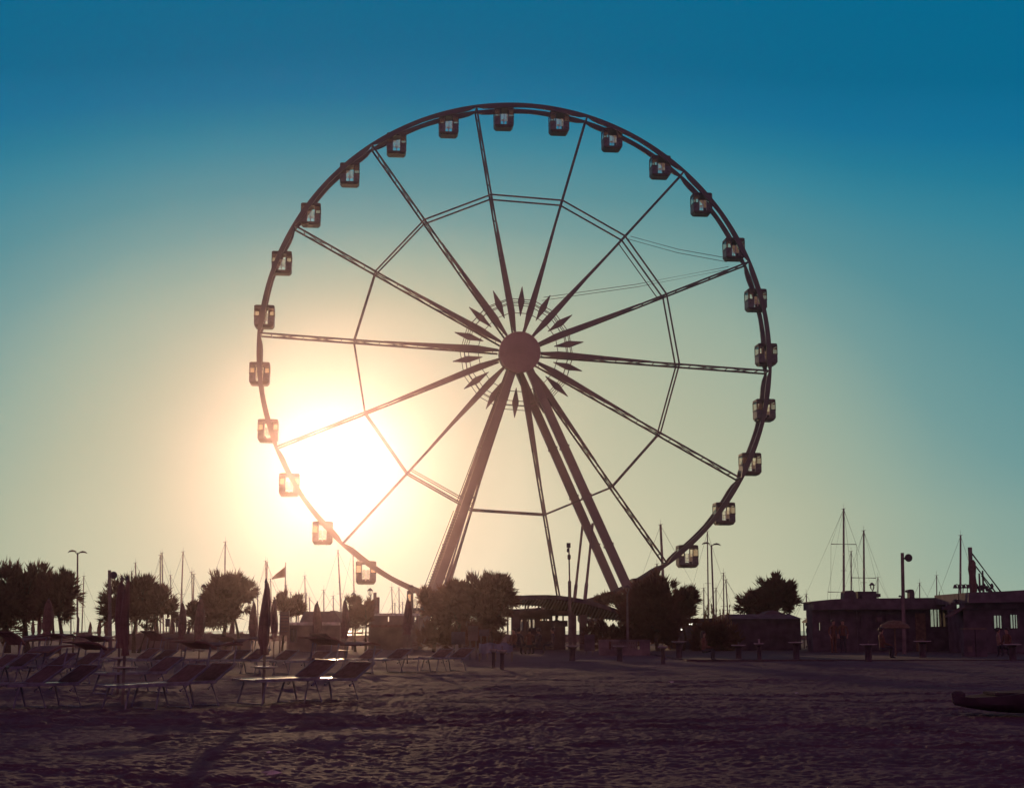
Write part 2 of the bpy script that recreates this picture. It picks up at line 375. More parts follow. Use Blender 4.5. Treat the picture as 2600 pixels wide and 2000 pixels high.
def bleg(p0, p1):
    m = MB(); a = w2l(p0); b = w2l(p1); b.z = 0; d = (b-a); ax = d.normalized(); sd = ax.cross(Vector((0, 1, 0))).normalized()
    prof = [(0, .3), (.05, .38), (.12, .41), (.5, .43), (.93, .43), (1, .38)]
    vs = []
    for f_, hw in prof:
        c = a+d*f_
        for i, j in ((-1, -.35), (1, -.35), (1, .35), (-1, .35)): vs.append(c+sd*(i*hw)+Vector((0, j, 0)))
    n_ = len(prof); fs = [(0, 1, 2, 3), tuple((n_-1)*4+q for q in (3, 2, 1, 0))]
    for i in range(n_-1):
        for q in range(4): fs.append((i*4+q, i*4+(q+1) % 4, (i+1)*4+(q+1) % 4, (i+1)*4+q))
    m.add(vs, fs); lo = m.build('leg', M['leg'], wheel)
    for f_ in (.16, .33, .5, .67, .84):
        fl = MB(); c = a+d*f_; fl.bar(c-ax*.08, c+ax*.08, 1.02, .8, up=(0, 1, 0))
        fl.build('flange', M['leg'], lo)
    return a, b, ax, sd
la, lb, lax, lsd = bleg(at(1316, 900, 160.4), at(1060, 1634, 159))
bleg(at(1327, 900, 160.4), at(1657, 1634, 159))
bleg(at(1300, 905, 168), at(1619, 1634, 168))
bleg(at(1307, 905, 168), at(1047, 1634, 168))
# ladder up the left leg, stair cage lower down
m = MB(); L_ = (lb-la)
o1 = -lsd if (la-lsd).x < (la+lsd).x else lsd
q0, q1 = la+lax*1.5+o1*.62, la+lax*16.5+o1*.95
for dy in (-.3, .25): m.bar(q0+Vector((0, dy, 0)), q1+Vector((0, dy, 0)), .07)
for i in range(40):
    c = q0.lerp(q1, (i+.5)/40); m.bar(c+Vector((0, -.3, 0)), c+Vector((0, .25, 0)), .05)
for f_ in (.2, .4, .6, .8): c = q0.lerp(q1, f_); m.bar(c, c-o1*.5, .06)
m.build('ladder', M['steel'], wheel)
m = MB(); q0, q1 = la+lax*17.5+o1*.55, lb+o1*.95-lax*.3
for i in range(46):
    c = q0.lerp(q1, i/46); m.box(c.x-.22, c.x+.22, c.y-.35, c.y+.3, c.z-.03, c.z+.03)
for k_ in (.0, .42): m.bar(q0+o1*k_+Vector((0, -.4, 0)), q1+o1*k_+Vector((0, -.4, 0)), .07)
m.build('stair', M['steel'], wheel)
def strut(a, b, r=.16, foot=True):
    p, q = w2l(a), w2l(b); q.z = 0
    MB().tube([p, p.lerp(q, .5), p.lerp(q, .52), q], [r*.85, r*.85, r*1.15, r*1.2], 10).build('strut', M['leg'], wheel, True)
strut(at(1505, 1328, 159), at(1474, 1634, 157)); strut(at(1479, 1335, 168), at(1447, 1634, 166))
strut(at(1213, 1238, 159.3), at(1094, 1634, 157)); strut(at(1205, 1238, 168), at(1087, 1634, 166))
MB().box(-13, 14.5, -4, 7.5, 0, .55).box(-11, 12, -3.4, 6.5, .553, .8).build('platform', M['conc'], wheel)

# gondolas
def make_gondola():
    g = thing('gondola', 'x', 'gondola', (0, 0, 0), WA, 'gondolas hanging round the wheel rim')
    hw, hd = 1.03, .86
    def ring(z, a, b, ch): return [(-a+ch, -b, z), (a-ch, -b, z), (a, -b+ch, z), (a, b-ch, z), (a-ch, b, z), (-a+ch, b, z), (-a, b-ch, z), (-a, -b+ch, z)]
    def loft(rings):
        vs = sum(rings, []); n = 8; fs = [tuple(range(8))[::-1], tuple((len(rings)-1)*8+k for k in range(8))]
        for i in range(len(rings)-1):
            for k in range(8): fs.append((i*8+k, i*8+(k+1) % 8, (i+1)*8+(k+1) % 8, (i+1)*8+k))
        return MB().add(vs, fs)
    loft([ring(2.02, hw, hd, .07), ring(2.24, hw, hd, .07), ring(2.31, .92, .78, .07), ring(2.36, .5, .5, .07)]).build('roof', M['gondroof'], g)
    m = loft([ring(0, .8, .72, .08), ring(.05, .86, .76, .08), ring(.2, .97, .84, .08), ring(.3, .97, .84, .08)])
    for x in (-.38, .38): m.box(x-.03, x+.03, -.1, .1, -.06, .01)
    m.build('floor', M['gondroof'], g)
    for sx in (-1, 1):
        x0, x1 = sorted((sx*.4, sx*.97)); e0, e1 = sorted((sx*.97, sx*1.02))
        MB().box(x0, x1, -.85, -.79, .27, 1.1).box(x0, x1, .79, .85, .27, 1.1).box(e0, e1, -.85, .85, .27, 1.1).build('side_panel', M['gond'], g)
        m = MB()
        for y in (-.83, .83):
            m.box(sx*.46-.05, sx*.46+.05, y-.04, y+.04, 1.1, 2.03)
            m.box(sx*1.0-.03, sx*1.0+.03, y-.03, y+.03, 1.1, 2.03)
            m.box(min(sx*.47, sx*1.03), max(sx*.47, sx*1.03), y-.05, y+.05, 1.08, 1.18)
            m.box(min(sx*.47, sx*1.03), max(sx*.47, sx*1.03), y-.045, y+.045, 1.93, 2.02)
        m.box(sx*1.0-.05, sx*1.0+.05, -.83, .83, 1.075, 1.165); m.build('window_frame', M['gondroof'], g)
        q = [(sx*.5, -.83), (sx*.985, -.83), (sx*.985, .83), (sx*.5, .83)]
        MB().add([(x, y, 1.17) for x, y in q]+[(x, y, 1.95) for x, y in q], [(k, k+1, k+5, k+4) for k in range(3)]).build('window', M['tint'], g)
    for x0, x1 in ((-.36, -.03), (.03, .36)):
        d = MB()
        d.add([(x0, -.83, .62), (x1, -.83, .62), (x1, -.83, 1.38), ((x0+x1)/2, -.83, 1.46), (x0, -.83, 1.38)], [(0, 1, 2, 3, 4)])
        dd = d.build('door_panel', M['clear'], g)
        MB().bar((x0, -.84, .36), (x0, -.84, 1.42), .035).bar((x1, -.84, .36), (x1, -.84, 1.42), .035).bar((x0, -.84, .62), (x1, -.84, .62), .04).build('door_frame', M['white'], dd)
    MB().box(-.43, .43, .77, .84, .3, .56).box(-.98, -.55, -.7, .7, .5, .56).box(.55, .98, -.7, .7, .5, .56).build('bench', M['gond'], g)
    MB().tube([(-.02, .0, .3), (-.02, 0, 1.0)], .03).lathe([(.02, 1.0), (.2, 1.0), (.2, 1.03), (.02, 1.04)], 14).build('turntable', M['white'], g)
    MB().bar((0, -.9, 2.3), (0, .9, 2.3), .12).bar((0, -.9, 2.26), (0, .9, 2.26), .2, .06).build('hanger', M['steel'], g)
    return g
hours = {}
g0 = make_gondola()
ORD = ['first', 'second', 'third', 'fourth', 'fifth', 'sixth', 'seventh', 'eighth', 'ninth', 'tenth', 'eleventh', 'twelfth', 'thirteenth', 'fourteenth']
gnd = []
for j in range(28):
    t = PH-STEP/4-j*STEP/2
    gnd.append((t, j))
top = min(gnd, key=lambda q: abs(((q[0]-math.pi/2+math.pi) % (2*math.pi))-math.pi))[1]
for t, j in gnd:
    k = (j-top) % 28
    # local position -> world
    lp = Vector((26.72*math.cos(t), WD/2, HZ+26.72*math.sin(t)-2.3))
    p = Matrix.Rotation(WA, 3, 'Z') @ lp + Vector((WC.x, WC.y, 0))
    if k == 0: lab = 'glazed gondola at the very top of the wheel'
    elif k == 14: lab = 'gondola at the very bottom of the wheel behind the curved canopy'
    elif k < 14: lab = '%s gondola clockwise from the topmost one, on the right half of the wheel' % ORD[k-1]
    else: lab = '%s gondola anticlockwise from the topmost one, on the left half of the wheel' % ORD[27-k]
    if k == 28-8: lab = 'gondola with two seated riders at the far left of the wheel'
    if k == 14: pass
    gg = g0 if j == 0 else copy_tree(g0)
    gg.location = p; gg['label'] = lab
    if k == 28-8: RID = (p.copy())

# ------------------------------------------------------------------ people
def person(label, loc, rz=0, pose='stand', h=1.7, top='cloth1', legs='cloth1', hairlong=False, group=None):
    s = h/1.7; V = {}; E_ = []
    def v(n, x, y, z, r, p=None):
        V[n] = (len(V), x*s, y*s, z*s, r*s)
        if p: E_.append((p, n))
    if pose == 'stand':
        hip = .92; ky = 0; knees = [(-.1, 0, .5), (.1, 0.02, .5)]; ank = [(-.11, .02, .08), (.12, .02, .08)]; toe = [(-.12, -.14, .04), (.14, -.14, .04)]
        lean = 0
    else:
        hip = .48; knees = [(-.12, -.42, .5), (.12, -.42, .5)]; ank = [(-.12, -.4, .09), (.12, -.4, .09)]; toe = [(-.12, -.55, .04), (.12, -.55, .04)]
        lean = .04
    v('pel', 0, 0, hip, .13); v('waist', 0, lean*.3, hip+.18, .12, 'pel'); v('chest', 0, lean, hip+.38, .14, 'waist'); v('nb', 0, lean, hip+.52, .075, 'chest')
    v('neck', 0, lean-.01, hip+.59, .055, 'nb'); v('jaw', 0, lean-.03, hip+.66, .075, 'neck'); v('head', 0, lean-.01, hip+.76, .095, 'jaw'); v('crown', 0, lean, hip+.83, .06, 'head')
    v('nose', 0, lean-.115, hip+.72, .014, 'head')
    for q, sx in (('l', -1), ('r', 1)):
        v('ear'+q, sx*.095, lean, hip+.73, .015, 'head')
        i = 0 if sx < 0 else 1
        v('hip'+q, sx*.1, 0, hip-.04, .1, 'pel'); v('kn'+q, *knees[i], .065, 'hip'+q); v('an'+q, *ank[i], .045, 'kn'+q); v('to'+q, *toe[i], .035, 'an'+q)
        v('sh'+q, sx*.19, lean, hip+.47, .065, 'nb')
        if pose == 'stand': el = (sx*.27, lean+.03, hip+.2); wr = (sx*.25, lean-.12, hip-.02)
        else: el = (sx*.25, lean-.05, hip+.18); wr = (sx*.14, -.3, hip+.12)
        v('el'+q, *el, .045, 'sh'+q); v('wr'+q, *wr, .03, 'el'+q)
        d = (Vector(wr)-Vector(el)).normalized()
        pm = Vector(wr)+d*.06; v('pa'+q, *pm, .032, 'wr'+q)
        for fi, (o_, ln) in enumerate(((-.03, .075), (-.01, .09), (.01, .085), (.03, .065))):
            kp = pm+d*(ln*.55)+Vector((o_, 0, 0)); v('fk%d' % fi+q, *kp, .009, 'pa'+q); kq = kp+d*(ln*.35)+Vector((0, -.02, 0)); v('ft%d' % fi+q, *kq, .007, 'fk%d' % fi+q)
        tq = pm+Vector((-sx*.03, -.04, 0)); v('th'+q, *tq, .011, 'pa'+q)
    me = bpy.data.meshes.new('body')
    me.from_pydata([a[1:4] for a in V.values()], [(V[a][0], V[b][0]) for a, b in E_], [])
    o = bpy.data.objects.new('tmp', me); COL.objects.link(o)
    sk = o.modifiers.new('s', 'SKIN'); ly = me.skin_vertices[0] if me.skin_vertices else None
    for nme, a in V.items():
        me.skin_vertices[0].data[a[0]].radius = (a[4], a[4]*(.8 if nme in ('chest', 'waist', 'pel') else 1))
    me.skin_vertices[0].data[0].use_root = True
    sb = o.modifiers.new('u', 'SUBSURF'); sb.levels = 1; sb.render_levels = 1
    dg = bpy.context.evaluated_depsgraph_get(); dg.update()
    nm = bpy.data.meshes.new_from_object(o.evaluated_get(dg)); bpy.data.objects.remove(o)
    nm.materials.clear()
    for k in ('skin', top, legs): nm.materials.append(M[k])
    for p_ in nm.polygons:
        c = p_.center/s; p_.use_smooth = True
        if c.z > hip+.57: p_.material_index = 0
        elif pose == 'stand' and abs(c.x) > .19 and c.z < hip+.1: p_.material_index = 0
        elif c.z < hip+.02 or (pose != 'stand' and c.y < -.1 and c.z < hip+.08): p_.material_index = 2
        else: p_.material_index = 1
    nm.name = 'body'
    t = thing('person', label, 'person', loc, rz, group)
    b = bpy.data.objects.new('body', nm); COL.objects.link(b); b.parent = t
    m = MB(); n = 12; rings = [(.02, .2), (.07, .185), (.1, .13), (.108, .06), (.1, 0.0)]
    vs = []; base = (hip+.67)*s
    for r_, z_ in rings:
        for k in range(n):
            a_ = 2*math.pi*k/n; dn = 0 if math.sin(a_) > -.3 else (.05 if z_ < .1 else 0)
            zz = z_-(.28 if hairlong and z_ == 0.0 and math.sin(a_) > -.2 else 0)
            vs.append((r_*s*math.cos(a_), (lean+.01)*s+r_*s*math.sin(a_)*1.05, base+(zz+dn)*s))
    fs = [(i*n+k, i*n+(k+1) % n, (i+1)*n+(k+1) % n, (i+1)*n+k) for i in range(4) for k in range(n)]+[tuple(range(n))]
    m.add(vs, fs).build('hair', M['hair'], t, True)
    return t
for dx, lab in ((-.62, 'seated rider on the left bench of the far left gondola'), (.68, 'seated rider on the right bench of the far left gondola')):
    person(lab, RID+Vector((dx, .1, .1)), R(90 if dx < 0 else -90), 'sit', 1.6, 'cloth2' if dx < 0 else 'cloth1')

# ------------------------------------------------------------------ sun loungers
def make_lounger(canopy=True, tilt=0.):
    g = thing('sun_lounger', 'x', 'sun lounger')
    W = .33
    m = MB()
    for y in (-W, W):
        m.bar((0, y, .38), (1.28, y, .38), .035, .05)
        m.tube([(1.12, y, .27), (1.25, y, .38), (1.68, y, .66)], .02, 6)
    for x in (.02, 1.24): m.bar((x, -W, .38), (x, W, .38), .035, .03)
    m.bar((1.68, -W, .66), (1.68, W, .66), .035)
    m.build('frame', M['alu'], g)
    m = MB(); m.box(.04, 1.2, -W+.03, W-.03, .385, .395); m.build('seat', M['mesh'], g)
    n = Vector((-.34, 0, .45)).normalized()*.01
    m = MB(); a, b, c, d = [Vector(q) for q in ((1.26, -W+.025, .39), (1.26, W-.025, .39), (1.67, W-.025, .655), (1.67, -W+.025, .655))]
    m.add([a, b, c, d, a+n, b+n, c+n, d+n], [(0, 1, 2, 3), (7, 6, 5, 4), (0, 4, 5, 1), (1, 5, 6, 2), (2, 6, 7, 3), (3, 7, 4, 0)]).build('backrest', M['meshb'], g)
    for x, sx in ((.22, -.1), (1.2, .12)):
        m = MB().tube([(x, -W+.02, .36), (x+sx, -W-.02, .0), (x+sx, W+.02, .0), (x, W-.02, .36)], .018, 6)
        m.build('leg', M['alu'], g)
    if canopy:
        m = MB()
        for y in (-W-.03, W+.03): MB().tube([(1.6, y, .62), (1.66, y, .95)], .016, 6).build('canopy_arm', M['alu'], g)
        m = MB().add([(1.33, -W-.04, .975), (1.33, W+.04, .975), (1.78, W+.04, .985), (1.78, -W-.04, .985),
                      (1.33, -W-.04, .95), (1.33, W+.04, .95), (1.78, W+.04, .955), (1.78, -W-.04, .955), (1.55, -W-.04, 1.02), (1.55, W+.04, 1.02), (1.55, W+.04, .99), (1.55, -W-.04, .99)],
                     [(0, 1, 9, 8), (8, 9, 2, 3), (5, 4, 11, 10), (10, 11, 7, 6), (0, 4, 5, 1), (3, 2, 6, 7), (0, 8, 11, 4), (8, 3, 7, 11), (1, 5, 10, 9), (9, 10, 6, 2)])
        c_, s_2 = math.cos(tilt), math.sin(tilt)
        m.v = [(1.66+(x-1.66)*c_+(z-.96)*s_2, y, .955-(x-1.66)*s_2+(z-.96)*c_) for x, y, z in m.v]
        m.build('canopy', M['canvas'], g)
    return g
PROTO = [make_lounger(True, 0), make_lounger(True, R(16)), make_lounger(True, R(-12)), make_lounger(True, R(38)), make_lounger(False)]
GL = 'sun loungers set out on the sand'
# hinge px, distance, rotation, canopy tilt flag, label
LG = [
 (88, 26.3, 44, 1, 'sun lounger at the left edge of the nearest row'),
 (176, 26.6, 45, 1, 'second sun lounger from the left in the nearest row'),
 (452, 26.0, 44, 1, 'sun lounger in the nearest row just right of the twin folded parasols'),
 (520, 26.4, 46, 1, 'nearest row sun lounger just left of the tall folded parasol and its table'),
 (780, 27.0, 44, 1, 'nearest row sun lounger right of the tall folded parasol, seat catching sun'),
 (872, 27.8, 47, 1, 'rightmost sun lounger of the nearest row'),
 (-10, 35, 45, 1, 'sun lounger at the left edge of the second row'),
 (40, 35.5, 43, 1, 'second sun lounger from the left in the second row'),
 (140, 36, 45, 0, 'sun lounger without canopy in the second row behind the nearest left pair'),
 (205, 36, 46, 1, 'sun lounger with canopy in the second row left of the twin folded parasols'),
 (398, 31, 44, 0, 'sun lounger half hidden behind the middle pair, right of the twin parasols'),
 (70, 46, 45, 1, 'sun lounger under the low gazebo roof, third row'),
 (110, 46.5, 45, 1, 'second sun lounger from the left in the third row'),
 (250, 46, 44, 1, 'sun lounger in the third row behind the twin folded parasols'),
 (362, 45, 45, 1, 'sun lounger in the third row just left of the sea wall walker'),
 (404, 45.2, 45, 1, 'sun lounger in the third row below the sea wall walker'),
 (545, 46, 45, 1, 'sun lounger in the third row left of the tall folded parasol'),
 (592, 46.5, 46, 1, 'sun lounger in the third row beside the short folded parasol'),
 (640, 45.5, 44, 1, 'sun lounger in the third row just behind the tall folded parasol'),
 (712, 46, 45, 0, 'sun lounger without canopy in the third row below the information board'),
 (795, 45, 46, 1, 'sun lounger in the third row below the kiosk'),
 (925, 47, 45, 0, 'sun lounger in the back row right of the kiosk parasol'),
 (1000, 47.5, 45, 0, 'sun lounger beside the parasol under the last lamp post'),
 (1110, 48, 46, 0, 'second sun lounger from the right end of the back row'),
 (1160, 48.4, 45, 0, 'rightmost sun lounger of the back row before the dark notice board'),
]
used = [False]*5
def gz(x, y): return float(sand_z(np.array([x]), np.array([y]))[0]) if y < 62 else 0
for li, (px, d, rot, can, lab) in enumerate(LG):
    i = 4 if not can else (2, 1, 1, 0, 1, 0, 3, 0, 0, 1, 0, 0, 1, 2, 3, 0, 1, 2, 0, 0, 3)[li % 21]; src = PROTO[i]
    o = src if not used[i] else copy_tree(src); used[i] = True
    x = gx(px, d); a = R(rot); bx = x-1.26*math.cos(a); by = d-1.26*math.sin(a)
    o.location = (bx, by, gz(x, d)+rnd.uniform(.0, .02)); o.rotation_euler = (R(rnd.uniform(-1, 1)), R(rnd.uniform(-1, 1)), a)
    o['label'] = lab; o['group'] = GL

# ------------------------------------------------------------------ parasols with tables
def parasol(px, d, top_z, wpx, bot_py, label, table_py=None, table_w=.5, fat=1.0, seed=0):
    r = random.Random(seed); base = Vector((gx(px, d), d, gz(gx(px, d), d))); g = thing('folded_parasol', label, 'parasol', base, 0, 'folded parasols on the beach')
    zb = pz(bot_py, d)-base.z; tz = top_z-base.z; R0 = wpx/2*d/4000
    MB().tube([(0, 0, -.2), (0, 0, tz-.02)], .024, 8).build('pole', M['mast'], g, True)
    prof = [(0, .012), (.04, .28), (.12, .5), (.3, .78), (.5, .95), (.7, 1.0), (.84, .88), (.9, .62), (.95, .78), (1, .92)]
    n = 24; vs = []
    for f_, k in prof:
        z = tz-(tz-zb)*f_
        for i in range(n):
            a = 2*math.pi*i/n; rr = R0*k*(1+.13*math.sin(a*8+f_*2)*(k > .2)+.06*r.uniform(-1, 1))
            vs.append((rr*math.cos(a)+.02*math.sin(f_*5+seed), rr*math.sin(a), z))
    fs = [(i*n+k, i*n+(k+1) % n, (i+1)*n+(k+1) % n, (i+1)*n+k) for i in range(len(prof)-1) for k in range(n)]+[tuple(range(n))]
    MB().add(vs, fs).build('canopy', M['canvas'], g, True)
    MB().tube([(0, 0, tz-.02), (0, 0, tz+.05)], [.03, .012], 8).build('finial', M['dark'], g)
    if table_py:
        z = pz(table_py, d)-base.z
        MB().lathe([(.03, z-.05), (.08, z-.05), (table_w/2, z-.015), (table_w/2, z), (.03, z+.002)], 40).build('table', M['white'], g, True)
    return g
parasol(672, 27, 2.03, 27, 1662, 'tall folded parasol with a round white table in the nearest row', 1690.5, .46, seed=1)
parasol(317, 26.6, 2.06, 22, 1664, 'right one of the twin tall folded parasols', 1691, .47, seed=2)
parasol(303, 30.5, 2.2, 23, 1645, 'left one of the twin tall folded parasols', 1667.5, .46, seed=3)
for i, (px, ty, wp_, by_, tab, lab) in enumerate([
    (82, 1573, 9, 1612, None, 'slim folded parasol at the far left behind the gazebo'),
    (98, 1552, 11, 1612, None, 'folded parasol between the two left tree trunks'),
    (119, 1520, 27, 1612, None, 'broad folded parasol before the left trees'),
    (227, 1579, 9, 1615, None, 'small distant folded parasol right of the tall double lamp'),
    (251, 1572, 10, 1615, None, 'middle one of the three small folded parasols beside the spotlight pole'),
    (269, 1565, 11, 1615, None, 'small folded parasol just left of the spotlight pole'),
    (396, 1570, 12, 1620, None, 'folded parasol before the trunk of the tree beside the twin parasols'),
    (436, 1558, 12, 1622, None, 'folded parasol between the two blank boards'),
    (461, 1528, 19, 1622, None, 'folded parasol under the tall mast right of the boards'),
    (506, 1518, 26, 1622, 1648, 'folded parasol under the lantern lamp, left of the round tree'),
    (589, 1563, 12, 1620, None, 'short folded parasol right of the round tree trunk'),
    (642, 1528, 20, 1626, None, 'folded parasol just left of the tallest near one'),
    (695, 1518, 18, 1618, None, 'folded parasol just right of the tallest near one'),
    (804, 1528, 21, 1615, None, 'folded parasol in front of the kiosk'),
    (875, 1521, 19, 1620, 1649.5, 'folded parasol with a sunlit table right of the kiosk'),
    (1034.5, 1519, 22, 1610, 1643.5, 'folded parasol with a sunlit table below the last lantern lamp')]):
    d = min(4000*1.18/(1600-ty), 118) if not tab else (58 if ty > 1515 else 58)
    d = max(d, 50)
    parasol(px, d, pz(ty, d), wp_, by_, lab, tab, .52, seed=10+i)

# ------------------------------------------------------------------ tables on posts
TB = [(1253, 1647, 22, 'round white table on the left of the pair before the blue tarpaulin'), (1275, 1649, 26, 'round white table on the right of the pair before the blue tarpaulin'),
      (1453, 1638, 38, 'round table on a post left of the balustrade'), (1573, 1638, 36, 'round table on a post in front of the balustrade'),
      (1683, 1640, 26, 'low round table on a post right of the balustrade'), (1724, 1627, 38, 'round table on a post right of the kneeling person side, under the right trees'),
      (1875, 1636, 37, 'round table on a post at the left end of the long dark cabin'), (1927, 1632, 27, 'round table with a bright cup on it before the dark cabin'),
      (2021, 1629, 39, 'round table on a post at the right end of the dark cabin'), (2204, 1634, 43, 'round table on a post left of the thatched parasol'),
      (2342, 1626, 44, 'round table on a post right of the thatched parasol'), (2570, 1634, 45, 'round table on a post at the right edge before the cafe')]
tb0 = None
for px, py, wv, lab in TB:
    d = 4000*.6/(py-1600) if py > 1634 else 4000*.6/(36+(py-1627)*.3)
    z = pz(py, d)
    if tb0 is None:
        tb0 = thing('round_table', lab, 'table', (0, 0, 0), 0, 'round tables on posts across the beach')
        MB().lathe([(.13, -.1), (.13, .48), (.17, .5)], 16).build('post', M['post'], tb0, True)
        MB().lathe([(.02, .52), (.12, .5), (.33, .57), (.33, .6), (.02, .605)], 36).build('table_top', M['white'], tb0, True)
        MB().tube([(0, 0, .6), (0, 0, .72)], .03, 8).build('pole_socket', M['mast'], tb0)
        t = tb0
    else: t = copy_tree(tb0)
    t.location = (gx(px, d), d, z-.6); t['label'] = lab; s = wv*d/4000/.66; t.scale = (s, s, 1)
    if 'cup' in lab:
        c = MB().lathe([(.03, 0), (.05, .16), (.04, .16), (.025, .01)], 12).build('cup', M['white'], None, True, (gx(px-1, d), d-.12, z+.006)); tag(c, 'bright cup standing on a round table', 'cup')

# ------------------------------------------------------------------ trees
def foliage(blobs, d, n, r, spray=(.25, .62), up=.55, wid=.03, voidn=2):
    m = MB(); tot = sum(b[2]*b[3] for b in blobs)
    for bx, by, rx, ry in blobs:
        c = at_(bx, by, d); sx = rx*d/4000; sz = ry*d/4000; k = int(n*rx*ry/tot)
        clumps = []
        for _ in range(max(10, k//60)):
            u = Vector((r.gauss(0, 1), r.gauss(0, 1), r.gauss(0, 1))).normalized()*(r.random()**.42)*(.82 if r.random() < .66 else 1.1)
            clumps.append((u, r.uniform(.09, .27)))
        voids = [(Vector((r.uniform(-.7, .7), r.uniform(-.3, .3), r.uniform(-.85, .5))), r.uniform(.16, .36)) for _ in range(voidn)]
        for _ in range(k):
            cu, cr = r.choice(clumps)
            u = cu+Vector((r.gauss(0, 1), r.gauss(0, 1), r.gauss(0, 1)))*cr*.55
            if u.length > 1.3: continue
            if any((u.x-vc.x)**2+(u.z-vc.z)**2 < vr*vr for vc, vr in voids) and r.random() < .93: continue
            p = c+Vector((u.x*sx, u.y*sx*.9, u.z*sz))
            dr = (Vector((u.x, u.y, u.z))+Vector((r.gauss(0, .35), r.gauss(0, .35), up+r.gauss(0, .3)))).normalized()
            inner = u.length < .66; ln = r.uniform(*spray)*(1.0 if not inner else .9); wd = wid*(1 if not inner else 2.7)*r.uniform(.6, 1.4)
            sd = dr.cross(Vector((r.gauss(0, 1), r.gauss(0, 1), r.gauss(0, 1)))).normalized()*wd
            q = p+dr*ln
            m.add([p, p+dr*ln*.45+sd, q, p+dr*ln*.45-sd], [(0, 1, 2, 3)])
    return m
def tree(label, blobs, d, trunks, n=5000, seed=0, name='tamarisk_tree', group='tamarisk trees along the promenade', **kw):
    r = random.Random(seed); b0 = Vector((gx(trunks[0][0], d), d, 0))
    g = thing(name, label, 'tree', b0, 0, group)
    tm = MB()
    for k, (x0, x1, y1, rr) in enumerate(trunks):
        p = at_(x0, 1634, d)-b0; p.z = -.05; q = at_(x1, y1, d)-b0
        md = p.lerp(q, .5)+Vector((r.uniform(-.15, .15), r.uniform(-.2, .2), 0))
        tm.tube([p, md, q], [rr, rr*.75, rr*.5], 8)
        for bl in blobs:
            if len(trunks) > 1 and abs(bl[0]-x1) > 45: continue
            e = at_(bl[0]+r.uniform(-.4, .4)*bl[2], bl[1]-r.uniform(.0, .5)*bl[3], d+r.uniform(-.5, .5))-b0
            tm.tube([q-Vector((0, 0, .1)), q.lerp(e, .5)+Vector((r.uniform(-.2, .2), r.uniform(-.2, .2), 0)), e], [rr*.45, rr*.3, rr*.12], 6)
            for _ in range(4):
                e2 = at_(bl[0]+r.uniform(-.7, .7)*bl[2], bl[1]+r.uniform(-.6, .4)*bl[3], d+r.uniform(-.6, .6))-b0
                tm.tube([q.lerp(e, .4), e2], [rr*.2, rr*.06], 5)
    tm.build('trunk', M['bark'], g, True)
    f = foliage(blobs, d, int(n*1.75), r, **kw)
    f.v = [(v[0]-b0.x, v[1]-b0.y, v[2]-b0.z) for v in f.v]
    f.build('crown', M['leaf'], g)
    return g
tree('large spreading tree at the left edge of the beach', [(-30, 1510, 75, 75), (30, 1500, 52, 62), (75, 1490, 48, 50), (50, 1560, 60, 40), (-10, 1580, 70, 40)], 88, [(72, 60, 1570, .22), (20, 10, 1570, .2)], 9500, 1)
tree('tree at left with its trunk before the white lamp pole', [(135, 1505, 38, 44), (160, 1500, 30, 42), (150, 1545, 32, 30), (110, 1530, 34, 40)], 86, [(148, 148, 1570, .15), (124, 130, 1560, .1)], 5200, 2)
tree('tree with many thin trunks behind the twin folded parasols', [(300, 1530, 40, 45), (350, 1508, 48, 38), (400, 1530, 38, 38), (345, 1555, 50, 34), (285, 1550, 26, 30), (425, 1545, 16, 24)], 88, [(340, 345, 1560, .12), (352, 372, 1560, .1), (372, 392, 1560, .12), (385, 398, 1570, .09)], 7800, 3)
tree('round leaning tree left of the tallest near parasol', [(555, 1505, 36, 36), (580, 1490, 30, 28), (545, 1545, 32, 40), (600, 1520, 34, 32), (620, 1508, 22, 22), (575, 1550, 30, 30)], 84, [(572, 572, 1580, .16), (608, 595, 1570, .1)], 7000, 4)
tree('small thin bush behind the lantern lamp', [(492, 1548, 14, 22), (488, 1570, 12, 20)], 95, [(492, 492, 1570, .06)], 500, 5, 'bush', 'small bushes along the promenade')
tree('upright bush right of the flag pole base', [(718, 1534, 20, 24), (715, 1550, 22, 20)], 96, [(716, 716, 1560, .07)], 1100, 6, 'bush', 'small bushes along the promenade', up=1.2)
tree('upright bush behind the kiosk roof', [(753, 1540, 20, 24), (752, 1556, 22, 18)], 97, [(752, 752, 1560, .07)], 1100, 7, 'bush', 'small bushes along the promenade', up=1.2)
tree('thin bush between the kiosk and its right parasol', [(900, 1545, 18, 26), (905, 1565, 22, 24), (893, 1575, 14, 22)], 94, [(903, 903, 1590, .08)], 1300, 8, 'bush', 'small bushes along the promenade', up=1.0)
tree('thin bush left of the twin roof chimneys', [(930, 1548, 15, 26), (925, 1570, 16, 22)], 93, [(929, 929, 1590, .08)], 1000, 9, 'bush', 'small bushes along the promenade', up=1.0)
tree('small tree at the foot of the left wheel leg', [(1070, 1515, 14, 14), (1100, 1535, 24, 30), (1110, 1568, 26, 28)], 92, [(1102, 1102, 1580, .12)], 1800, 10)
tree('tree just right of the left wheel leg', [(1150, 1512, 34, 34), (1145, 1548, 34, 32), (1175, 1548, 30, 32), (1168, 1495, 20, 22)], 90, [(1172, 1165, 1590, .15)], 4800, 11)
tree('dense round tree left of the curved canopy', [(1215, 1505, 40, 34), (1255, 1495, 38, 32), (1280, 1512, 24, 26), (1235, 1545, 46, 36), (1200, 1545, 34, 38), (1255, 1560, 34, 28), (1245, 1580, 30, 22)], 88, [(1249, 1245, 1600, .17)], 9500, 12)
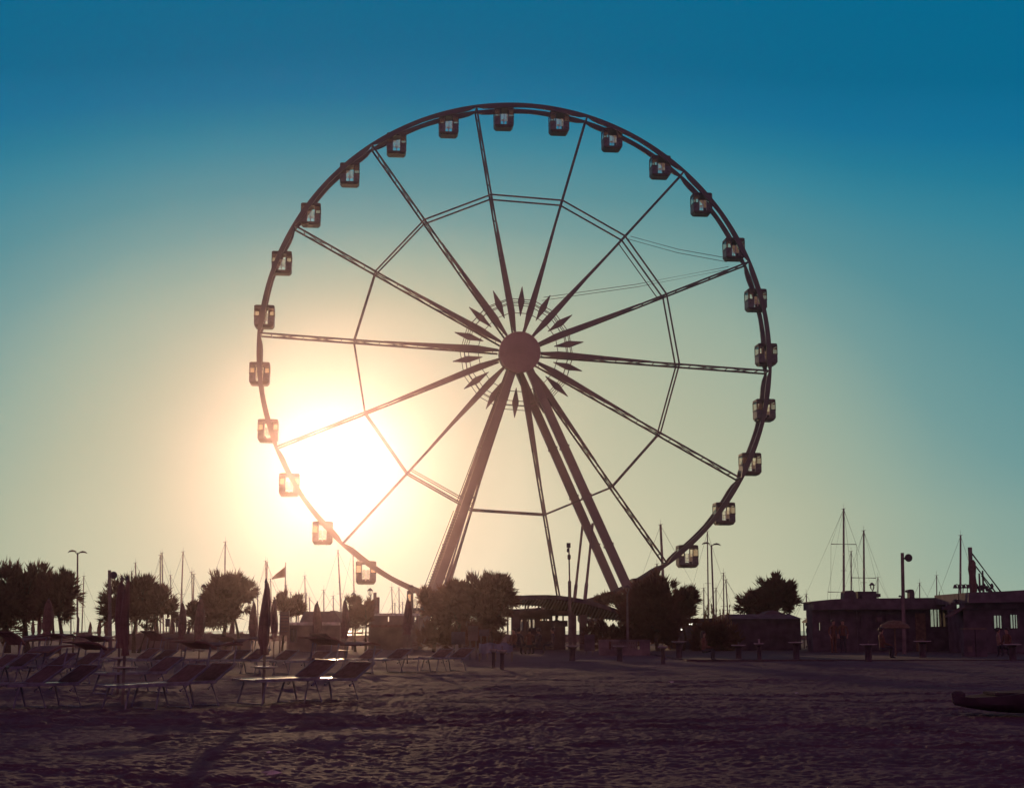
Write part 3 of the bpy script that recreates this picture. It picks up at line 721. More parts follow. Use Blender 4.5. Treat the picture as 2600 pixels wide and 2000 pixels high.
tree('low tree behind the right end of the curved canopy', [(1545, 1528, 34, 16), (1590, 1522, 36, 22), (1620, 1540, 36, 30)], 118, [(1590, 1590, 1560, .15)], 3800, 13)
tree('dense tree at the foot of the right wheel legs', [(1640, 1520, 36, 40), (1675, 1505, 34, 40), (1690, 1540, 34, 40), (1650, 1565, 50, 38), (1700, 1580, 34, 28), (1610, 1560, 36, 34)], 90, [(1672, 1670, 1600, .18)], 9800, 14)
tree('loose tree right of the dense one, under the leaning mast', [(1738, 1530, 26, 34), (1752, 1515, 18, 22), (1725, 1555, 28, 26), (1745, 1560, 22, 20)], 92, [(1734, 1734, 1580, .1)], 3200, 15)
tree('round tree rising behind the dark hipped cabin', [(1925, 1528, 40, 26), (1965, 1505, 34, 30), (1990, 1500, 28, 28), (2000, 1530, 26, 28), (1895, 1540, 18, 18), (1955, 1540, 46, 22), (1975, 1478, 9, 16)], 102, [(1950, 1950, 1570, .18)], 8200, 16)

# pampas reeds
g = thing('pampas_reeds', 'tall pampas reeds with feathery plumes left of the dark cabin', 'reeds', (gx(1815, 93), 93, 0))
r = random.Random(5); mb = MB(); ml = MB(); bx = gx(1815, 93)
for i in range(36):
    px = r.uniform(1788, 1855); ty = r.uniform(1534, 1585) if r.random() < .6 else r.uniform(1560, 1600)
    b_ = Vector((gx(px+r.uniform(-9, 9), 93)-bx, r.uniform(-.7, .7), 0)); t_ = at_(px, ty, 93)-Vector((bx, 93, 0)); t_.y = b_.y+r.uniform(-.2, .2)
    ml.tube([b_, b_.lerp(t_, .6)+Vector((0, 0, .1)), t_], [.015, .012, .01], 4)
    dr = (t_-b_).normalized(); 
    for k in range(26):
        p = t_-dr*.55*r.random(); e = (dr+Vector((r.gauss(0, .22), r.gauss(0, .22), 0))).normalized()*r.uniform(.12, .24)
        sd = e.cross(Vector((r.gauss(0, 1), r.gauss(0, 1), r.gauss(0, 1)))).normalized()*.02
        mb.add([p, p+e*.5+sd, p+e, p+e*.5-sd], [(0, 1, 2, 3)])
for i in range(900):
    px = r.uniform(1775, 1860); b_ = Vector((gx(px, 93)-bx, r.uniform(-.9, .9), 0)); e = Vector((r.gauss(0, .3), r.gauss(0, .25), r.uniform(.7, 1.5)))
    sd = Vector((.02, .01, 0)); ml.add([b_-sd, b_+sd, b_+e*.6+sd*.8, b_+e+Vector((r.gauss(0, .2), 0, -.1))], [(0, 1, 2, 3)])
ml.build('reed_leaves', M['reed'], g)['kind'] = 'stuff'; mb.build('plumes', M['plume'], g)['kind'] = 'stuff'
# hedge masses
def hedge(label, x0, x1, y0, y1, d, n, seed):
    r = random.Random(seed); k = max(3, int((x1-x0)/22)); bl = [(x0+(x1-x0)*(i+.5)/k+r.uniform(-6, 6), y0+20+r.uniform(-6, 8), 24, 24) for i in range(k)]
    bl += [(x0+(x1-x0)*(i+.5)/k, (y0+y1)/2+14, 26, (y1-y0)/2) for i in range(k)]
    f = foliage(bl, d, n, r, up=.8); o = f.build('hedge', M['leaf']); tag(o, label, 'hedge')
hedge('low dark hedge below the right end of the curved canopy', 1500, 1700, 1582, 1640, 96, 7000, 21)
hedge('low hedge behind the notice boards left of centre', 1070, 1260, 1590, 1632, 92, 5000, 22)
hedge('low hedge at the foot of the pampas reeds', 1765, 1850, 1590, 1640, 91, 3500, 23)

# ------------------------------------------------------------------ sailboats behind the harbour wall
def sailboat(label, xt, yt, xb, d=235, th=.1, spread=None, boom=True, furled=False, fore=4, name='sailboat', yards=None, aft=5):
    base = at_(xb, 1625, d); base.z = -1.2
    g = thing(name, label, 'boat', base, 0, 'sailboats moored behind the sea wall')
    tp = at_(xt, yt, d)-base
    # keep the lean: top x from the true projection
    tx = at(xt, yt, d).x-base.x; bot = at(xb, 1600, d).x-base.x
    tp.x = tx; mt = Vector((bot, 0, 1.1))
    mast = MB().tube([(mt.x, 0, -.1), mt, mt.lerp(tp, .5), tp], [th*1.25, th*1.25, th*1.15, th*.9], 8).build('mast', M['mast'], g, True)
    MB().bar((tp.x-.35, 0, tp.z-.05), (tp.x+.3, 0, tp.z+.05), .05).tube([(tp.x, 0, tp.z), (tp.x, 0, tp.z+.7)], .018, 4).build('masthead', M['mast'], mast)
    m = MB(); hl = aft+1.0
    secs = []
    for f_, w_, k in ((-1, .02, .75), (-.6, .8, .6), (0, 1.3, .5), (.6, 1.1, .52), (1, .7, .6)):
        x = f_*(fore+.8 if f_ < 0 else hl); secs.append([(x, -w_, k), (x, -w_*.7, .05), (x, 0, -.35), (x, w_*.7, .05), (x, w_, k)])
    vs = sum(secs, []); fs = [(i*5+j, i*5+j+1, (i+1)*5+j+1, (i+1)*5+j) for i in range(4) for j in range(4)]+[(i*5+4, i*5, (i+1)*5, (i+1)*5+4) for i in range(4)]+[(20, 21, 22, 23, 24), (4, 3, 2, 1, 0)]
    m.add(vs, fs).build('hull', M['hull'], g)
    MB().box(-1.6, 2.0, -.6, .6, .55, 1.0).build('cabin', M['white'], g)
    m = MB(); rr = .022
    m.tube([(-fore-.5, 0, .8), (tp.x, 0, tp.z-.1)], rr, 4); m.tube([(aft, 0, .7), (tp.x, 0, tp.z-.1)], rr, 4)
    ns = 1 if tp.z < 12 else 2
    sh = MB()
    for k in range(ns):
        z = tp.z*((k+1)/(ns+1)); x = mt.lerp(tp, z/tp.z).x
        sh.bar((x-.12, -.6, z), (x-.12, .6, z), .05)
    sh.bar((mt.lerp(tp, .55).x-.45, 0, tp.z*.55), (mt.lerp(tp, .55).x+.45, 0, tp.z*.55), .05)
    sh.build('spreader', M['mast'], mast)
    m.tube([(mt.x+.5, .9, .7), (mt.lerp(tp, .6).x, .5, tp.z*.6), (tp.x, 0, tp.z-.3)], rr, 4)
    m.build('rigging', M['cable'], g)
    if boom: MB().tube([(mt.x, 0, 1.9), (mt.x+3.0, 0, 1.95)], .07, 6).tube([(mt.x+.3, 0, 2.05), (mt.x+2.8, 0, 2.1)], .13, 8).build('boom', M['canvas'], g)
    if yards:
        for (xa, xc, y_) in yards:
            a = at(xa, y_, d)-base; c = at(xc, y_+1, d)-base; y = MB().tube([a, c], .07, 6)
            y.build('yard', M['mast'], mast)
            rg = MB().tube([a, tp], .018, 4).tube([c, tp], .018, 4).tube([a, (a.x-.5, 0, 1)], .018, 4).tube([c, (c.x+.5, 0, 1)], .018, 4); rg.build('rope', M['cable'], mast)
    return g
SB = [
 (180, 1484, 181, 'boat mast just left of the first double lamp pole'),
 (213, 1462, 208, 'leaning boat mast right of the first double lamp pole'),
 (334, 1450, 336, 'short boat mast just left of a taller one above the twin parasol tree'),
 (344, 1428, 348, 'boat mast rising from the middle of the twin parasol tree'),
 (407, 1408, 408, 'left one of two touching tall masts above the right side of the parasol tree'),
 (411.5, 1403, 416, 'right one of two touching tall masts above the right side of the parasol tree'),
 (433, 1460, 438, 'slim mast between the two touching masts and the tall single one'),
 (465, 1400, 457, 'tall mast leaning right behind the blank boards'),
 (472, 1546, 472, 'very short mast right of the blank boards'),
 (487, 1451, 490, 'left one of two crossing masts left of the lantern lamp'),
 (492.5, 1457, 489, 'right one of two crossing masts left of the lantern lamp'),
 (572, 1375, 569, 'tall mast rising out of the round leaning tree'),
 (643, 1497, 643, 'short mast between the round tree and the tallest near parasol'),
 (654, 1488, 655, 'short mast just left of the tallest near parasol'),
 (634, 1528, 636, 'lowest mast right of the round leaning tree'),
 (674.5, 1423, 679, 'left one of two crossing masts above the tallest near parasol'),
 (678.5, 1426, 674, 'right one of two crossing masts above the tallest near parasol'),
 (687, 1469, 692, 'mast between the tallest near parasol and the flag'),
 (727, 1485, 731, 'first mast right of the flag pole'),
 (738, 1503, 740, 'second mast right of the flag pole'),
 (758, 1508, 757, 'short mast above the bush behind the kiosk roof'),
 (774, 1461, 777, 'tall slim mast above the left end of the kiosk'),
 (778, 1505, 775, 'short mast crossing the slim one above the kiosk'),
 (786, 1517, 788, 'lowest mast above the kiosk'),
 (822, 1497, 823, 'mast above the right half of the kiosk roof'),
 (846, 1512, 848, 'short mast at the right end of the kiosk roof'),
 (858, 1396, 870, 'tall mast leaning left between the kiosk and the wheel rim'),
 (896, 1390, 902, 'tall mast crossing behind the lower left wheel rim'),
 (994.6, 1490, 999, 'left one of three masts above the low block under the wheel rim'),
 (1002.7, 1530, 1003, 'shortest of three masts above the low block under the wheel rim'),
 (1013, 1491, 1015, 'right one of three masts above the low block under the wheel rim'),
 (1022, 1528, 1025, 'short mast left of the last lantern lamp'),
 (1068, 1491, 1068, 'mast top showing left of the left wheel leg'),
 (1130, 1448, 1130, 'slim mast just right of the left wheel leg'),
 (1198, 1452, 1200, 'stubby mast above the gap between the two central trees'),
 (1668, 1431, 1671, 'mast just left of the thick one under the lower right wheel rim'),
 (1787, 1492, 1787, 'mast left of the second pair of lamp poles'),
 (1818, 1492, 1818, 'mast just right of the second double lamp pole'),
 (1837, 1454, 1838, 'taller mast of the pair above the pampas reeds'),
 (1843, 1471, 1851, 'shorter leaning mast of the pair above the pampas reeds'),
 (2047, 1508, 2050, 'single mast between the dark cabin and the flat roofed house'),
 (2161, 1399, 2161, 'mast between the two tall ones above the flat roofed house'),
 (2229, 1465, 2229, 'mast right behind the roof lantern of the flat roofed house'),
 (2335, 1479, 2335, 'short mast behind the hooded roof vent'),
 (2378, 1460, 2379, 'mast above the right half of the flat roofed house'),
]
for i, (xt, yt, xb, lab) in enumerate(SB):
    sailboat(lab, xt, yt, xb, 225+(i*37 % 40), .085+.02*(yt < 1440), fore=3.2+(i % 3)*.5, aft=4+(i % 4)*.5)
sailboat('thick tall mast of a yacht behind the lower right wheel rim', 1677, 1331, 1691, 215, .17, fore=6, aft=8, boom=False)
sailboat('tall thin mast beside the second double lamp, under the right wheel rim', 1796, 1349, 1799, 230, .09, fore=4, aft=5)
sailboat('tallest square rigged mast with two yards behind the flat roofed house', 2142, 1291, 2142, 232, .15, fore=8, aft=7, yards=[(2110, 2174, 1380.5), (2102, 2167, 1502)], name='sailing_ship')
sailboat('second tall mast with one yard above the flat roofed house', 2193, 1346, 2194, 236, .14, fore=5, aft=6, yards=[(2163, 2224, 1466)], name='sailing_ship')
sailboat('tall mast left of the furled sail on the right', 2439, 1358, 2437, 228, .14, fore=5, aft=5)

# furled thick mast with guys on the right
d = 96; b0 = at_(2474, 1634, d); b0.z = 0
g = thing('furled_awning_mast', 'thick mast with a bundled sail and slanting guys above the right cafe roof', 'mast', b0)
tz = pz(1389, d)
MB().tube([(0, 0, 0), (-.02, 0, tz)], [.13, .13], 12).build('pole', M['mast'], g, True)
r = random.Random(3); vs = []; n = 16
ks = [(1425, .28), (1440, .42), (1470, .5), (1500, .62)] ; prof = [(1421, .13), (1428, .2), (1445, .23), (1462, .19), (1480, .25), (1498, .22), (1506, .18)]
for py, rr in prof:
    for k in range(n):
        a = 2*math.pi*k/n; q = rr*(1+r.uniform(-.14, .14)); vs.append((q*math.cos(a)+.06, q*math.sin(a), pz(py, d)))
MB().add(vs, [(i*n+k, i*n+(k+1) % n, (i+1)*n+(k+1) % n, (i+1)*n+k) for i in range(len(prof)-1) for k in range(n)]+[tuple(range(n)), tuple(range((len(prof)-1)*n, len(prof)*n))]).build('bundled_sail', M['canvas'], g, True)
for a, b in (((2478, 1405), (2547, 1502)), ((2478, 1426), (2533, 1502)), ((2500, 1460), (2525, 1502))):
    MB().tube([at_(*a, d)-b0, at_(*b, d)-b0], .05, 6).build('guy', M['cable'], g)
m = MB()
for a in ((2494, 1455), (2503, 1448)): m.tube([at_(a[0], 1503, d)-b0, at_(a[0], a[1], d)-b0], [.07, .05], 6)
m.build('davit', M['mast'], g)
for i in range(7):
    p = at_(2486+i*6.5, 1487+(i % 3)*6-(8 if i == 2 else 0), d)-b0; MB().lathe([(.02, -.2), (.09, -.13), (.11, 0), (.07, .12), (.02, .16)], 8, tuple(p)).build('float_buoy', M['dark'], g, True)

# ------------------------------------------------------------------ walls
def wallbox(name, label, cat, x0, x1, ytop, d, mt='plaster', dep=.4):
    o = MB().box(gx(x0, d), gx(x1, d), d, d+dep, -.1, pz(ytop, d)).box(gx(x0, d)-.05, gx(x1, d)+.05, d-.06, d+dep+.06, pz(ytop, d)+.002, pz(ytop, d)+.1).build(name, M[mt]); return tag(o, label, cat)
wallbox('sea_wall', 'long low sea wall behind the left trees', 'wall', 290, 2700, 1614, 200)
wallbox('sea_wall', 'lower stretch of sea wall at the far left', 'wall', -500, 289, 1622, 200)
wallbox('garden_wall', 'pale low wall behind the left loungers', 'wall', 318, 636, 1612, 104)

# balustrade
d = 78; g = thing('balustrade', 'pale concrete balustrade in front of the hedge, right of centre', 'balustrade', (gx(1583, d), d, 0))
X0, X1 = gx(1520, d)-gx(1583, d), gx(1650, d)-gx(1583, d); zt, zb = pz(1623, d), pz(1648, d)
MB().box(X0, X1, -.12, .12, 0, zb).box(X0, X1, -.14, .14, zt-.08, zt).box(X0, X0+.5, -.13, .13, zb+.002, zt-.082).box(X1-.5, X1, -.13, .13, zb+.002, zt-.082).build('wall', M['conc'], g)
for i in range(13):
    x = X0+.6+(X1-X0-1.2)*(i+.5)/13; MB().lathe([(.06, zb+.002), (.06, zb+.05), (.035, zb+.1), (.055, zb+.2), (.03, zt-.15), (.06, zt-.082)], 10, (x, 0, 0)).build('baluster', M['conc'], g, True)

# ------------------------------------------------------------------ buildings
def bpart(g, name, mt, x0, x1, ya, yb, d, dep=4, y_off=0, ground=False):
    """box part between pixel bounds: x0..x1, ya (top) .. yb (bottom) at depth d"""
    b = g.location
    zt = pz(ya, d); zb = 0 if ground else pz(yb, d)
    return MB().box(gx(x0, d)-b.x, gx(x1, d)-b.x, d-b.y+y_off, d-b.y+y_off+dep, zb, zt).build(name, M[mt], g)
def window(g, x0, x1, ya, yb, d, y_off=-.03, n=2, mt='pane'):
    b = g.location; X0, X1, Z0, Z1 = gx(x0, d)-b.x, gx(x1, d)-b.x, pz(yb, d), pz(ya, d); y = d-b.y+y_off
    m = MB(); t = .045
    m.box(X0-t, X1+t, y-.03, y+.05, Z1, Z1+t).box(X0-t, X1+t, y-.03, y+.05, Z0-t, Z0).box(X0-t, X0, y-.03, y+.05, Z0, Z1).box(X1, X1+t, y-.03, y+.05, Z0, Z1)
    for i in range(1, n): x = X0+(X1-X0)*i/n; m.box(x-.02, x+.02, y-.025, y+.045, Z0, Z1)
    f = m.build('window', M['dark'], g)
    MB().add([(X0, y, Z0), (X1, y, Z0), (X1, y, Z1), (X0, y, Z1)], [(0, 1, 2, 3)]).build('pane', M[mt], f)
    return f
def frame_walls(g, x0, x1, ytop, d, openings, dep, mt='plaster', back=True):
    """front wall with true openings (px rects) so the sky shows through panes front and back"""
    b = g.location; xs = sorted(set([x0, x1]+[q for o_ in openings for q in o_[:2]])); m = MB()
    XL, XR = gx(x0, d)-b.x, gx(x1, d)-b.x; ZT = pz(ytop, d)
    for off in ((0, dep-.15) if back else (0,)):
        dd = d+off     # the rear windows stand in line with the front ones
        rc = [(gx(o_[0], dd)-b.x, gx(o_[1], dd)-b.x, pz(o_[3], dd), pz(o_[2], dd)) for o_ in openings]
        rc = [q for q in rc if q[0] > XL+.05 and q[1] < XR-.05 or off == 0]
        xs = sorted(set([XL, XR]+[max(XL, min(XR, v)) for q in rc for v in q[:2]]))
        for a, c in zip(xs[:-1], xs[1:]):
            cur = ZT
            for zlo, zhi in sorted([(q[2], q[3]) for q in rc if q[0] <= a+.001 and q[1] >= c-.001], reverse=True):
                m.box(a, c, dd-b.y, dd-b.y+.15, zhi, cur); cur = zlo
            m.box(a, c, dd-b.y, dd-b.y+.15, 0, cur)
    for xx in (x0, x1):
        X_ = gx(xx, d)-b.x; s_ = .15 if xx == x0 else -.15
        m.box(min(X_, X_+s_), max(X_, X_+s_), d-b.y+.152, d-b.y+dep-.152, 0, pz(ytop, d))
    return m.build('wall', M[mt], g)

# kiosk on the left
d = 92; g = thing('kiosk', 'low beach kiosk with a pale fascia between the tall parasol and the wheel rim', 'building', (gx(795, d), d, 0))
frame_walls(g, 728, 862, 1586, d, [(738, 752, 1598, 1628), (800, 815, 1598, 1640)], 4)
window(g, 738, 752, 1598, 1628, d); bpart(g, 'door', 'wood', 800, 815, 1598, 1640, d, .06, -.04)
bpart(g, 'fascia', 'white', 724, 866, 1579, 1586.5, d, 4.6, -.5)
b = g.location
X = lambda px: gx(px, d)-b.x
MB().prism([(X(760), pz(1579, d)+.003), (X(771), pz(1552, d)), (X(849), pz(1551, d)), (X(862), pz(1570, d)), (X(866), pz(1579, d)+.003)], -.1, 3.8).build('roof', M['roof'], g)
bpart(g, 'parapet', 'roof', 834, 849, 1549.5, 1551, d, 1.2, .5)
d = 86; g = thing('information_board', 'tall louvred information board left of the kiosk', 'board', (gx(721, d), d, 0))
m = MB().box(gx(709, d)-g.location.x, gx(733, d)-g.location.x, 0, .08, pz(1612, d), pz(1552, d)); m.build('panel', M['plaster'], g)
for x in (710, 731): MB().tube([(gx(x, d)-g.location.x, .12, 0), (gx(x, d)-g.location.x, .12, pz(1550, d))], .05, 8).build('post', M['mast'], g)
m = MB()
for i in range(6): m.box(gx(711, d)-g.location.x, gx(731, d)-g.location.x, -.03, -.004, pz(1560+i*8, d), pz(1562.5+i*8, d))
m.build('slat', M['dark'], g)
# second low block
d = 100; g = thing('low_block', 'long flat roofed block with small windows under the lower left wheel rim', 'building', (gx(1000, d), d, 0))
frame_walls(g, 938, 1062, 1563, d, [(984, 987, 1565, 1577), (1052, 1056, 1565, 1580)], 5)
bpart(g, 'roof', 'white', 934, 1066, 1556.5, 1562.7, d, 5.4, -.2)
bpart(g, 'awning', 'canvas', 936, 1050, 1586, 1592, d, 1.6, -1.62)
for x, yt in ((944.5, 1502), (952.5, 1514)): bpart(g, 'chimney', 'plaster', x-3.6, x+3.6, yt, 1556.3, d, .4, 1.5)
# curved canopy
def curve(pts, x):
    for (a, b_), (c, e) in zip(pts[:-1], pts[1:]):
        if a <= x <= c:
            t = (x-a)/(c-a); t = t; return b_+(e-b_)*t
    return pts[-1][1]
d1, d2 = 98, 107
up_ = [(1262, 1524), (1281, 1519), (1310, 1515), (1345, 1513), (1390, 1512.5), (1420, 1514), (1450, 1518), (1480, 1523), (1520, 1533), (1560, 1546), (1600, 1562), (1625, 1572)]
lo_ = [(1262, 1545), (1281, 1538), (1310, 1533), (1345, 1531), (1380, 1534), (1405, 1540), (1430, 1548), (1450, 1553), (1480, 1559), (1520, 1564), (1560, 1568), (1600, 1572), (1625, 1578)]
g = thing('curved_canopy', 'long arched slatted canopy over the boarding station under the wheel', 'canopy', (gx(1440, 100), 100, 0)); b = g.location.copy()
n = 46; vs = []; ribs = MB()
for i in range(n+1):
    px = 1262+(1625-1262)*i/n
    a = at_(px, curve(up_, px), d1)-b; c = at_(px-14, curve(lo_, px), d2)-b
    for p in (a, a-Vector((0, 0, .14)), c-Vector((0, 0, .1)), c): vs.append(p)
    if i % 1 == 0:
        ribs.bar(a-Vector((0, 0, .2)), c-Vector((0, 0, .16)), .05, .1)
fs = [(i*4+k, i*4+(k+1) % 4, (i+1)*4+(k+1) % 4, (i+1)*4+k) for i in range(n) for k in range(4)]+[(0, 1, 2, 3), (n*4+3, n*4+2, n*4+1, n*4)]
MB().add(vs, fs).build('shell', M['roof'], g, True); ribs.build('slat', M['alu'], g)
eb = MB()
for i in range(n):
    p = Vector(vs[i*4]); q = Vector(vs[i*4+4]); eb.bar(p-Vector((0, .03, .06)), q-Vector((0, .03, .06)), .16, .26)
eb.build('edge_beam', M['dark'], g)
for px, dd in ((1289, 104), (1341, 104), (1368, 104), (1388, 105), (1412, 105), (1430, 105), (1300, 105), (1334, 106)):
    z = pz(curve(lo_, px), dd)-.08; MB().tube([(gx(px, dd)-b.x, dd-b.y, 0), (gx(px, dd)-b.x, dd-b.y, z)], .055, 8).build('post', M['mast'], g, True)
for px in (1309, 1454, 1481):
    z = pz(1548 if px < 1400 else 1560, 99); MB().tube([(gx(px, 99)-b.x, 99-b.y, 0), (gx(px, 99)-b.x, 99-b.y, z)], .24, 12).build('pillar', M['plaster'], g, True)
# ticket kiosk with its own flat roof
d = 103; g = thing('ticket_booth', 'glazed ticket booth with a flat roof below the curved canopy', 'building', (gx(1360, d), d, 0))
frame_walls(g, 1316, 1403, 1562, d, [(1320, 1328, 1572, 1600), (1338, 1347, 1572, 1600), (1352, 1357, 1572, 1596), (1371, 1379, 1571, 1575), (1385, 1397, 1571, 1575)], 4)
for a in ((1320, 1328, 1572, 1600), (1338, 1347, 1572, 1600), (1352, 1357, 1572, 1596)): window(g, *a, d, n=1)
m = MB(); xs = [1262, 1300, 1345, 1380, 1420, 1455]; ys = [1551, 1552, 1550.5, 1547.5, 1549, 1551]
vs = []
for x, y in zip(xs, ys):
    for yy_ in (-1.0, 5.0):
        vs.append((gx(x, d)-g.location.x, yy_, pz(y, d))); vs.append((gx(x, d)-g.location.x, yy_, pz(1561.5, d)))
fs = [(0, 1, 3, 2), (20, 22, 23, 21)]
for i in range(5):
    a = i*4; fs += [(a, a+4, a+5, a+1), (a+2, a+3, a+7, a+6), (a, a+2, a+6, a+4), (a+1, a+5, a+7, a+3)]
m.add(vs, fs).build('roof', M['plaster'], g)
bpart(g, 'counter', 'dark', 1398, 1440, 1575, 1590, d, .3, -1.2)
bpart(g, 'counter_base', 'plaster', 1402, 1434, 1590.2, 1640, d, .5, -1.3, True)
# low dark bar with small glowing dots, right of centre
d = 99; g = thing('beach_bar', 'low dark beach bar with small bright dots behind the right trees', 'building', (gx(1775, d), d, 0))
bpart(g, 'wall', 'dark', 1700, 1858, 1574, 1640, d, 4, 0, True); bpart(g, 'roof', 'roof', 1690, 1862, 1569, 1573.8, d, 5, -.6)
for px, py in ((1749, 1583.5), (1755, 1583.5), (1765, 1583.5), (1682, 1597.5), (1714.5, 1597.5), (1729, 1597.5)):
    p = at_(px, py, d)-g.location; MB().lathe([(.01, -.05), (.05, -.02), (.05, .02), (.01, .05)], 10, (p.x, p.y-.5, p.z)).build('lamp', M['glow_dot'], g, True)  # small glowing white spheres along the bar front
# dark hipped cabin
d = 95; g = thing('dark_cabin', 'long dark beach cabin with a low hipped roof left of the flat roofed house', 'building', (gx(1937, d), d, 0)); b = g.location
X = lambda px: gx(px, d)-b.x
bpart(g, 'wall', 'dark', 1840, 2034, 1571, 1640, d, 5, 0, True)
z0, z1 = pz(1570.8, d), pz(1558, d)
MB().add([(X(1836), -.3, z0), (X(2038), -.3, z0), (X(2038), 5.3, z0), (X(1836), 5.3, z0), (X(1853), 1.2, z1), (X(2016), 1.2, z1), (X(2016), 3.8, z1), (X(1853), 3.8, z1)],
         [(0, 1, 5, 4), (1, 2, 6, 5), (2, 3, 7, 6), (3, 0, 4, 7), (4, 5, 6, 7), (3, 2, 1, 0)]).build('roof', M['roof'], g)
MB().prism([(X(1950), z1+.003), (X(1962), pz(1551, d)), (X(1975), pz(1548, d)), (X(1992), pz(1552, d)), (X(2004), z1+.003)], 1.4, 3.6).build('roof_vent', M['roof'], g)
# gazebo
d = 101; g = thing('gazebo', 'small gazebo with a tan pitched roof between the two dark buildings', 'gazebo', (gx(2062, d), d, 0)); b = g.location
X = lambda px: gx(px, d)-b.x
z0, z1 = pz(1577, d), pz(1557, d)
MB().add([(X(2044), -.9, z0), (X(2082), -.9, z0), (X(2082), .9, z0), (X(2044), .9, z0), (X(2068), 0, z1), (X(2044), -.9, z0-.08), (X(2082), -.9, z0-.08), (X(2082), .9, z0-.08), (X(2044), .9, z0-.08)],
         [(0, 1, 4), (1, 2, 4), (2, 3, 4), (3, 0, 4), (0, 5, 6, 1), (1, 6, 7, 2), (2, 7, 8, 3), (3, 8, 5, 0), (8, 7, 6, 5)]).build('roof', M['wood'], g)
for x in (2048, 2078):
    for y in (-.8, .8): MB().tube([(X(x), y, 0), (X(x), y, z0-.08)], .04, 6).build('post', M['wood'], g)
# flat roofed house
d = 90; g = thing('flat_roofed_house', 'long flat roofed beach house with deep fascia and bright window at its right corner', 'building', (gx(2235, d), d, 0)); b = g.location
X = lambda px: gx(px, d)-b.x
ops = [(2081, 2087, 1578, 1599), (2365, 2391, 1546, 1590), (2397, 2407, 1545, 1590)]
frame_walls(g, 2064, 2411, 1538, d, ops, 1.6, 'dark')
window(g, 2081, 2087, 1578, 1599, d, n=1); window(g, 2365, 2391, 1546, 1590, d, n=3); 
MB().prism([(X(2062), pz(1548, d)), (X(2062), pz(1530, d)), (X(2056), pz(1530, d)), (X(2056), pz(1527, d)), (X(2108), pz(1521.5, d)), (X(2150), pz(1519.5, d)), (X(2418), pz(1517, d)), (X(2418), pz(1521.5, d)), (X(2413), pz(1522, d)), (X(2413), pz(1545.5, d))], -.7, 2.4).build('fascia', M['roof'], g)
bpart(g, 'door', 'wood', 2326, 2352, 1556, 1640, d, .05, -.05, True)
for a, c in ((2108, 2111), (2176, 2179), (2300, 2303)): bpart(g, 'pilaster', 'roof', a, c, 1549, 1640, d, .08, -.085, True)
for a in ((2190, 2214, 1562, 1592), (2254, 2284, 1560, 1594)):
    window(g, *a, d, -.06, 3, 'dark')
MB().box(X(2056), X(2418), -.78, -.71, pz(1522, d), pz(1519.5, d)-.0).build('gutter', M['dark'], g) if 0 else None
bpart(g, 'air_unit', 'plaster', 2226, 2238, 1566, 1578, d, .35, -.37)
MB().tube([(X(2400), .8, pz(1518, d)), (X(2400), .8, pz(1500, d))], .02, 5).build('aerial', M['cable'], g)
MB().prism([(X(2156), pz(1519, d)), (X(2157), pz(1503, d)), (X(2161), pz(1498, d)), (X(2180), pz(1497, d)), (X(2187), pz(1503, d)), (X(2189), pz(1519, d))], 1.0, 2.0).build('roof_hood', M['dark'], g)
bpart(g, 'roof_box', 'dark', 2197, 2246, 1499, 1518, d, 1.6, 1.5); bpart(g, 'roof_box', 'dark', 2246.5, 2259, 1504.5, 1513, d, .8, 1.8); bpart(g, 'roof_box', 'dark', 2205, 2228, 1509, 1518, d, .3, 1.15)
MB().tube([(X(2310), 1.5, pz(1518, d)), (X(2309), 1.5, pz(1512, d)), (X(2306), 1.5, pz(1510.5, d)), (X(2303), 1.5, pz(1513, d))], .05, 6).build('vent_pipe', M['dark'], g, True)
MB().prism([(X(2328), pz(1517.5, d)), (X(2328), pz(1502, d)), (X(2323), pz(1501, d)), (X(2323), pz(1496, d)), (X(2331), pz(1494, d)), (X(2338), pz(1495, d)), (X(2340.5), pz(1501, d)), (X(2340.5), pz(1517.5, d))], 1.2, 1.8).build('vent_cowl', M['dark'], g)
# right cafe
d = 84; g = thing('beach_cafe', 'beach cafe with a deep dark fascia and bright windows at the right edge', 'building', (gx(2560, d), d, 0)); b = g.location
X = lambda px: gx(px, d)-b.x
frame_walls(g, 2449, 2720, 1545, d, [(2526, 2547, 1562, 1594), (2568, 2587, 1560, 1594), (2612, 2650, 1560, 1594)], 3, 'dark')
for a in ((2526, 2547, 1562, 1594), (2568, 2587, 1560, 1594), (2612, 2650, 1560, 1594)): window(g, *a, d, n=3)
MB().prism([(X(2447), pz(1531, d)), (X(2448), pz(1505, d)), (X(2530), pz(1502, d)), (X(2600), pz(1498, d)), (X(2730), pz(1493, d)), (X(2730), pz(1527, d))], -1.2, 5.5).build('fascia', M['roof'], g)
bpart(g, 'beam', 'dark', 2449, 2720, 1528, 1545.2, d, 1.0, -.3)
m = MB().add([(X(2449), -.4, pz(1541, d)), (X(2449), .8, pz(1541, d)), (X(2410), .8, pz(1564, d)), (X(2410), -.4, pz(1564, d)), (X(2449), -.4, pz(1543, d)), (X(2449), .8, pz(1543, d)), (X(2410), .8, pz(1566, d)), (X(2410), -.4, pz(1566, d))],
             [(0, 1, 2, 3), (7, 6, 5, 4), (0, 4, 5, 1), (1, 5, 6, 2), (2, 6, 7, 3), (3, 7, 4, 0)]); m.build('awning', M['canvas'], g)
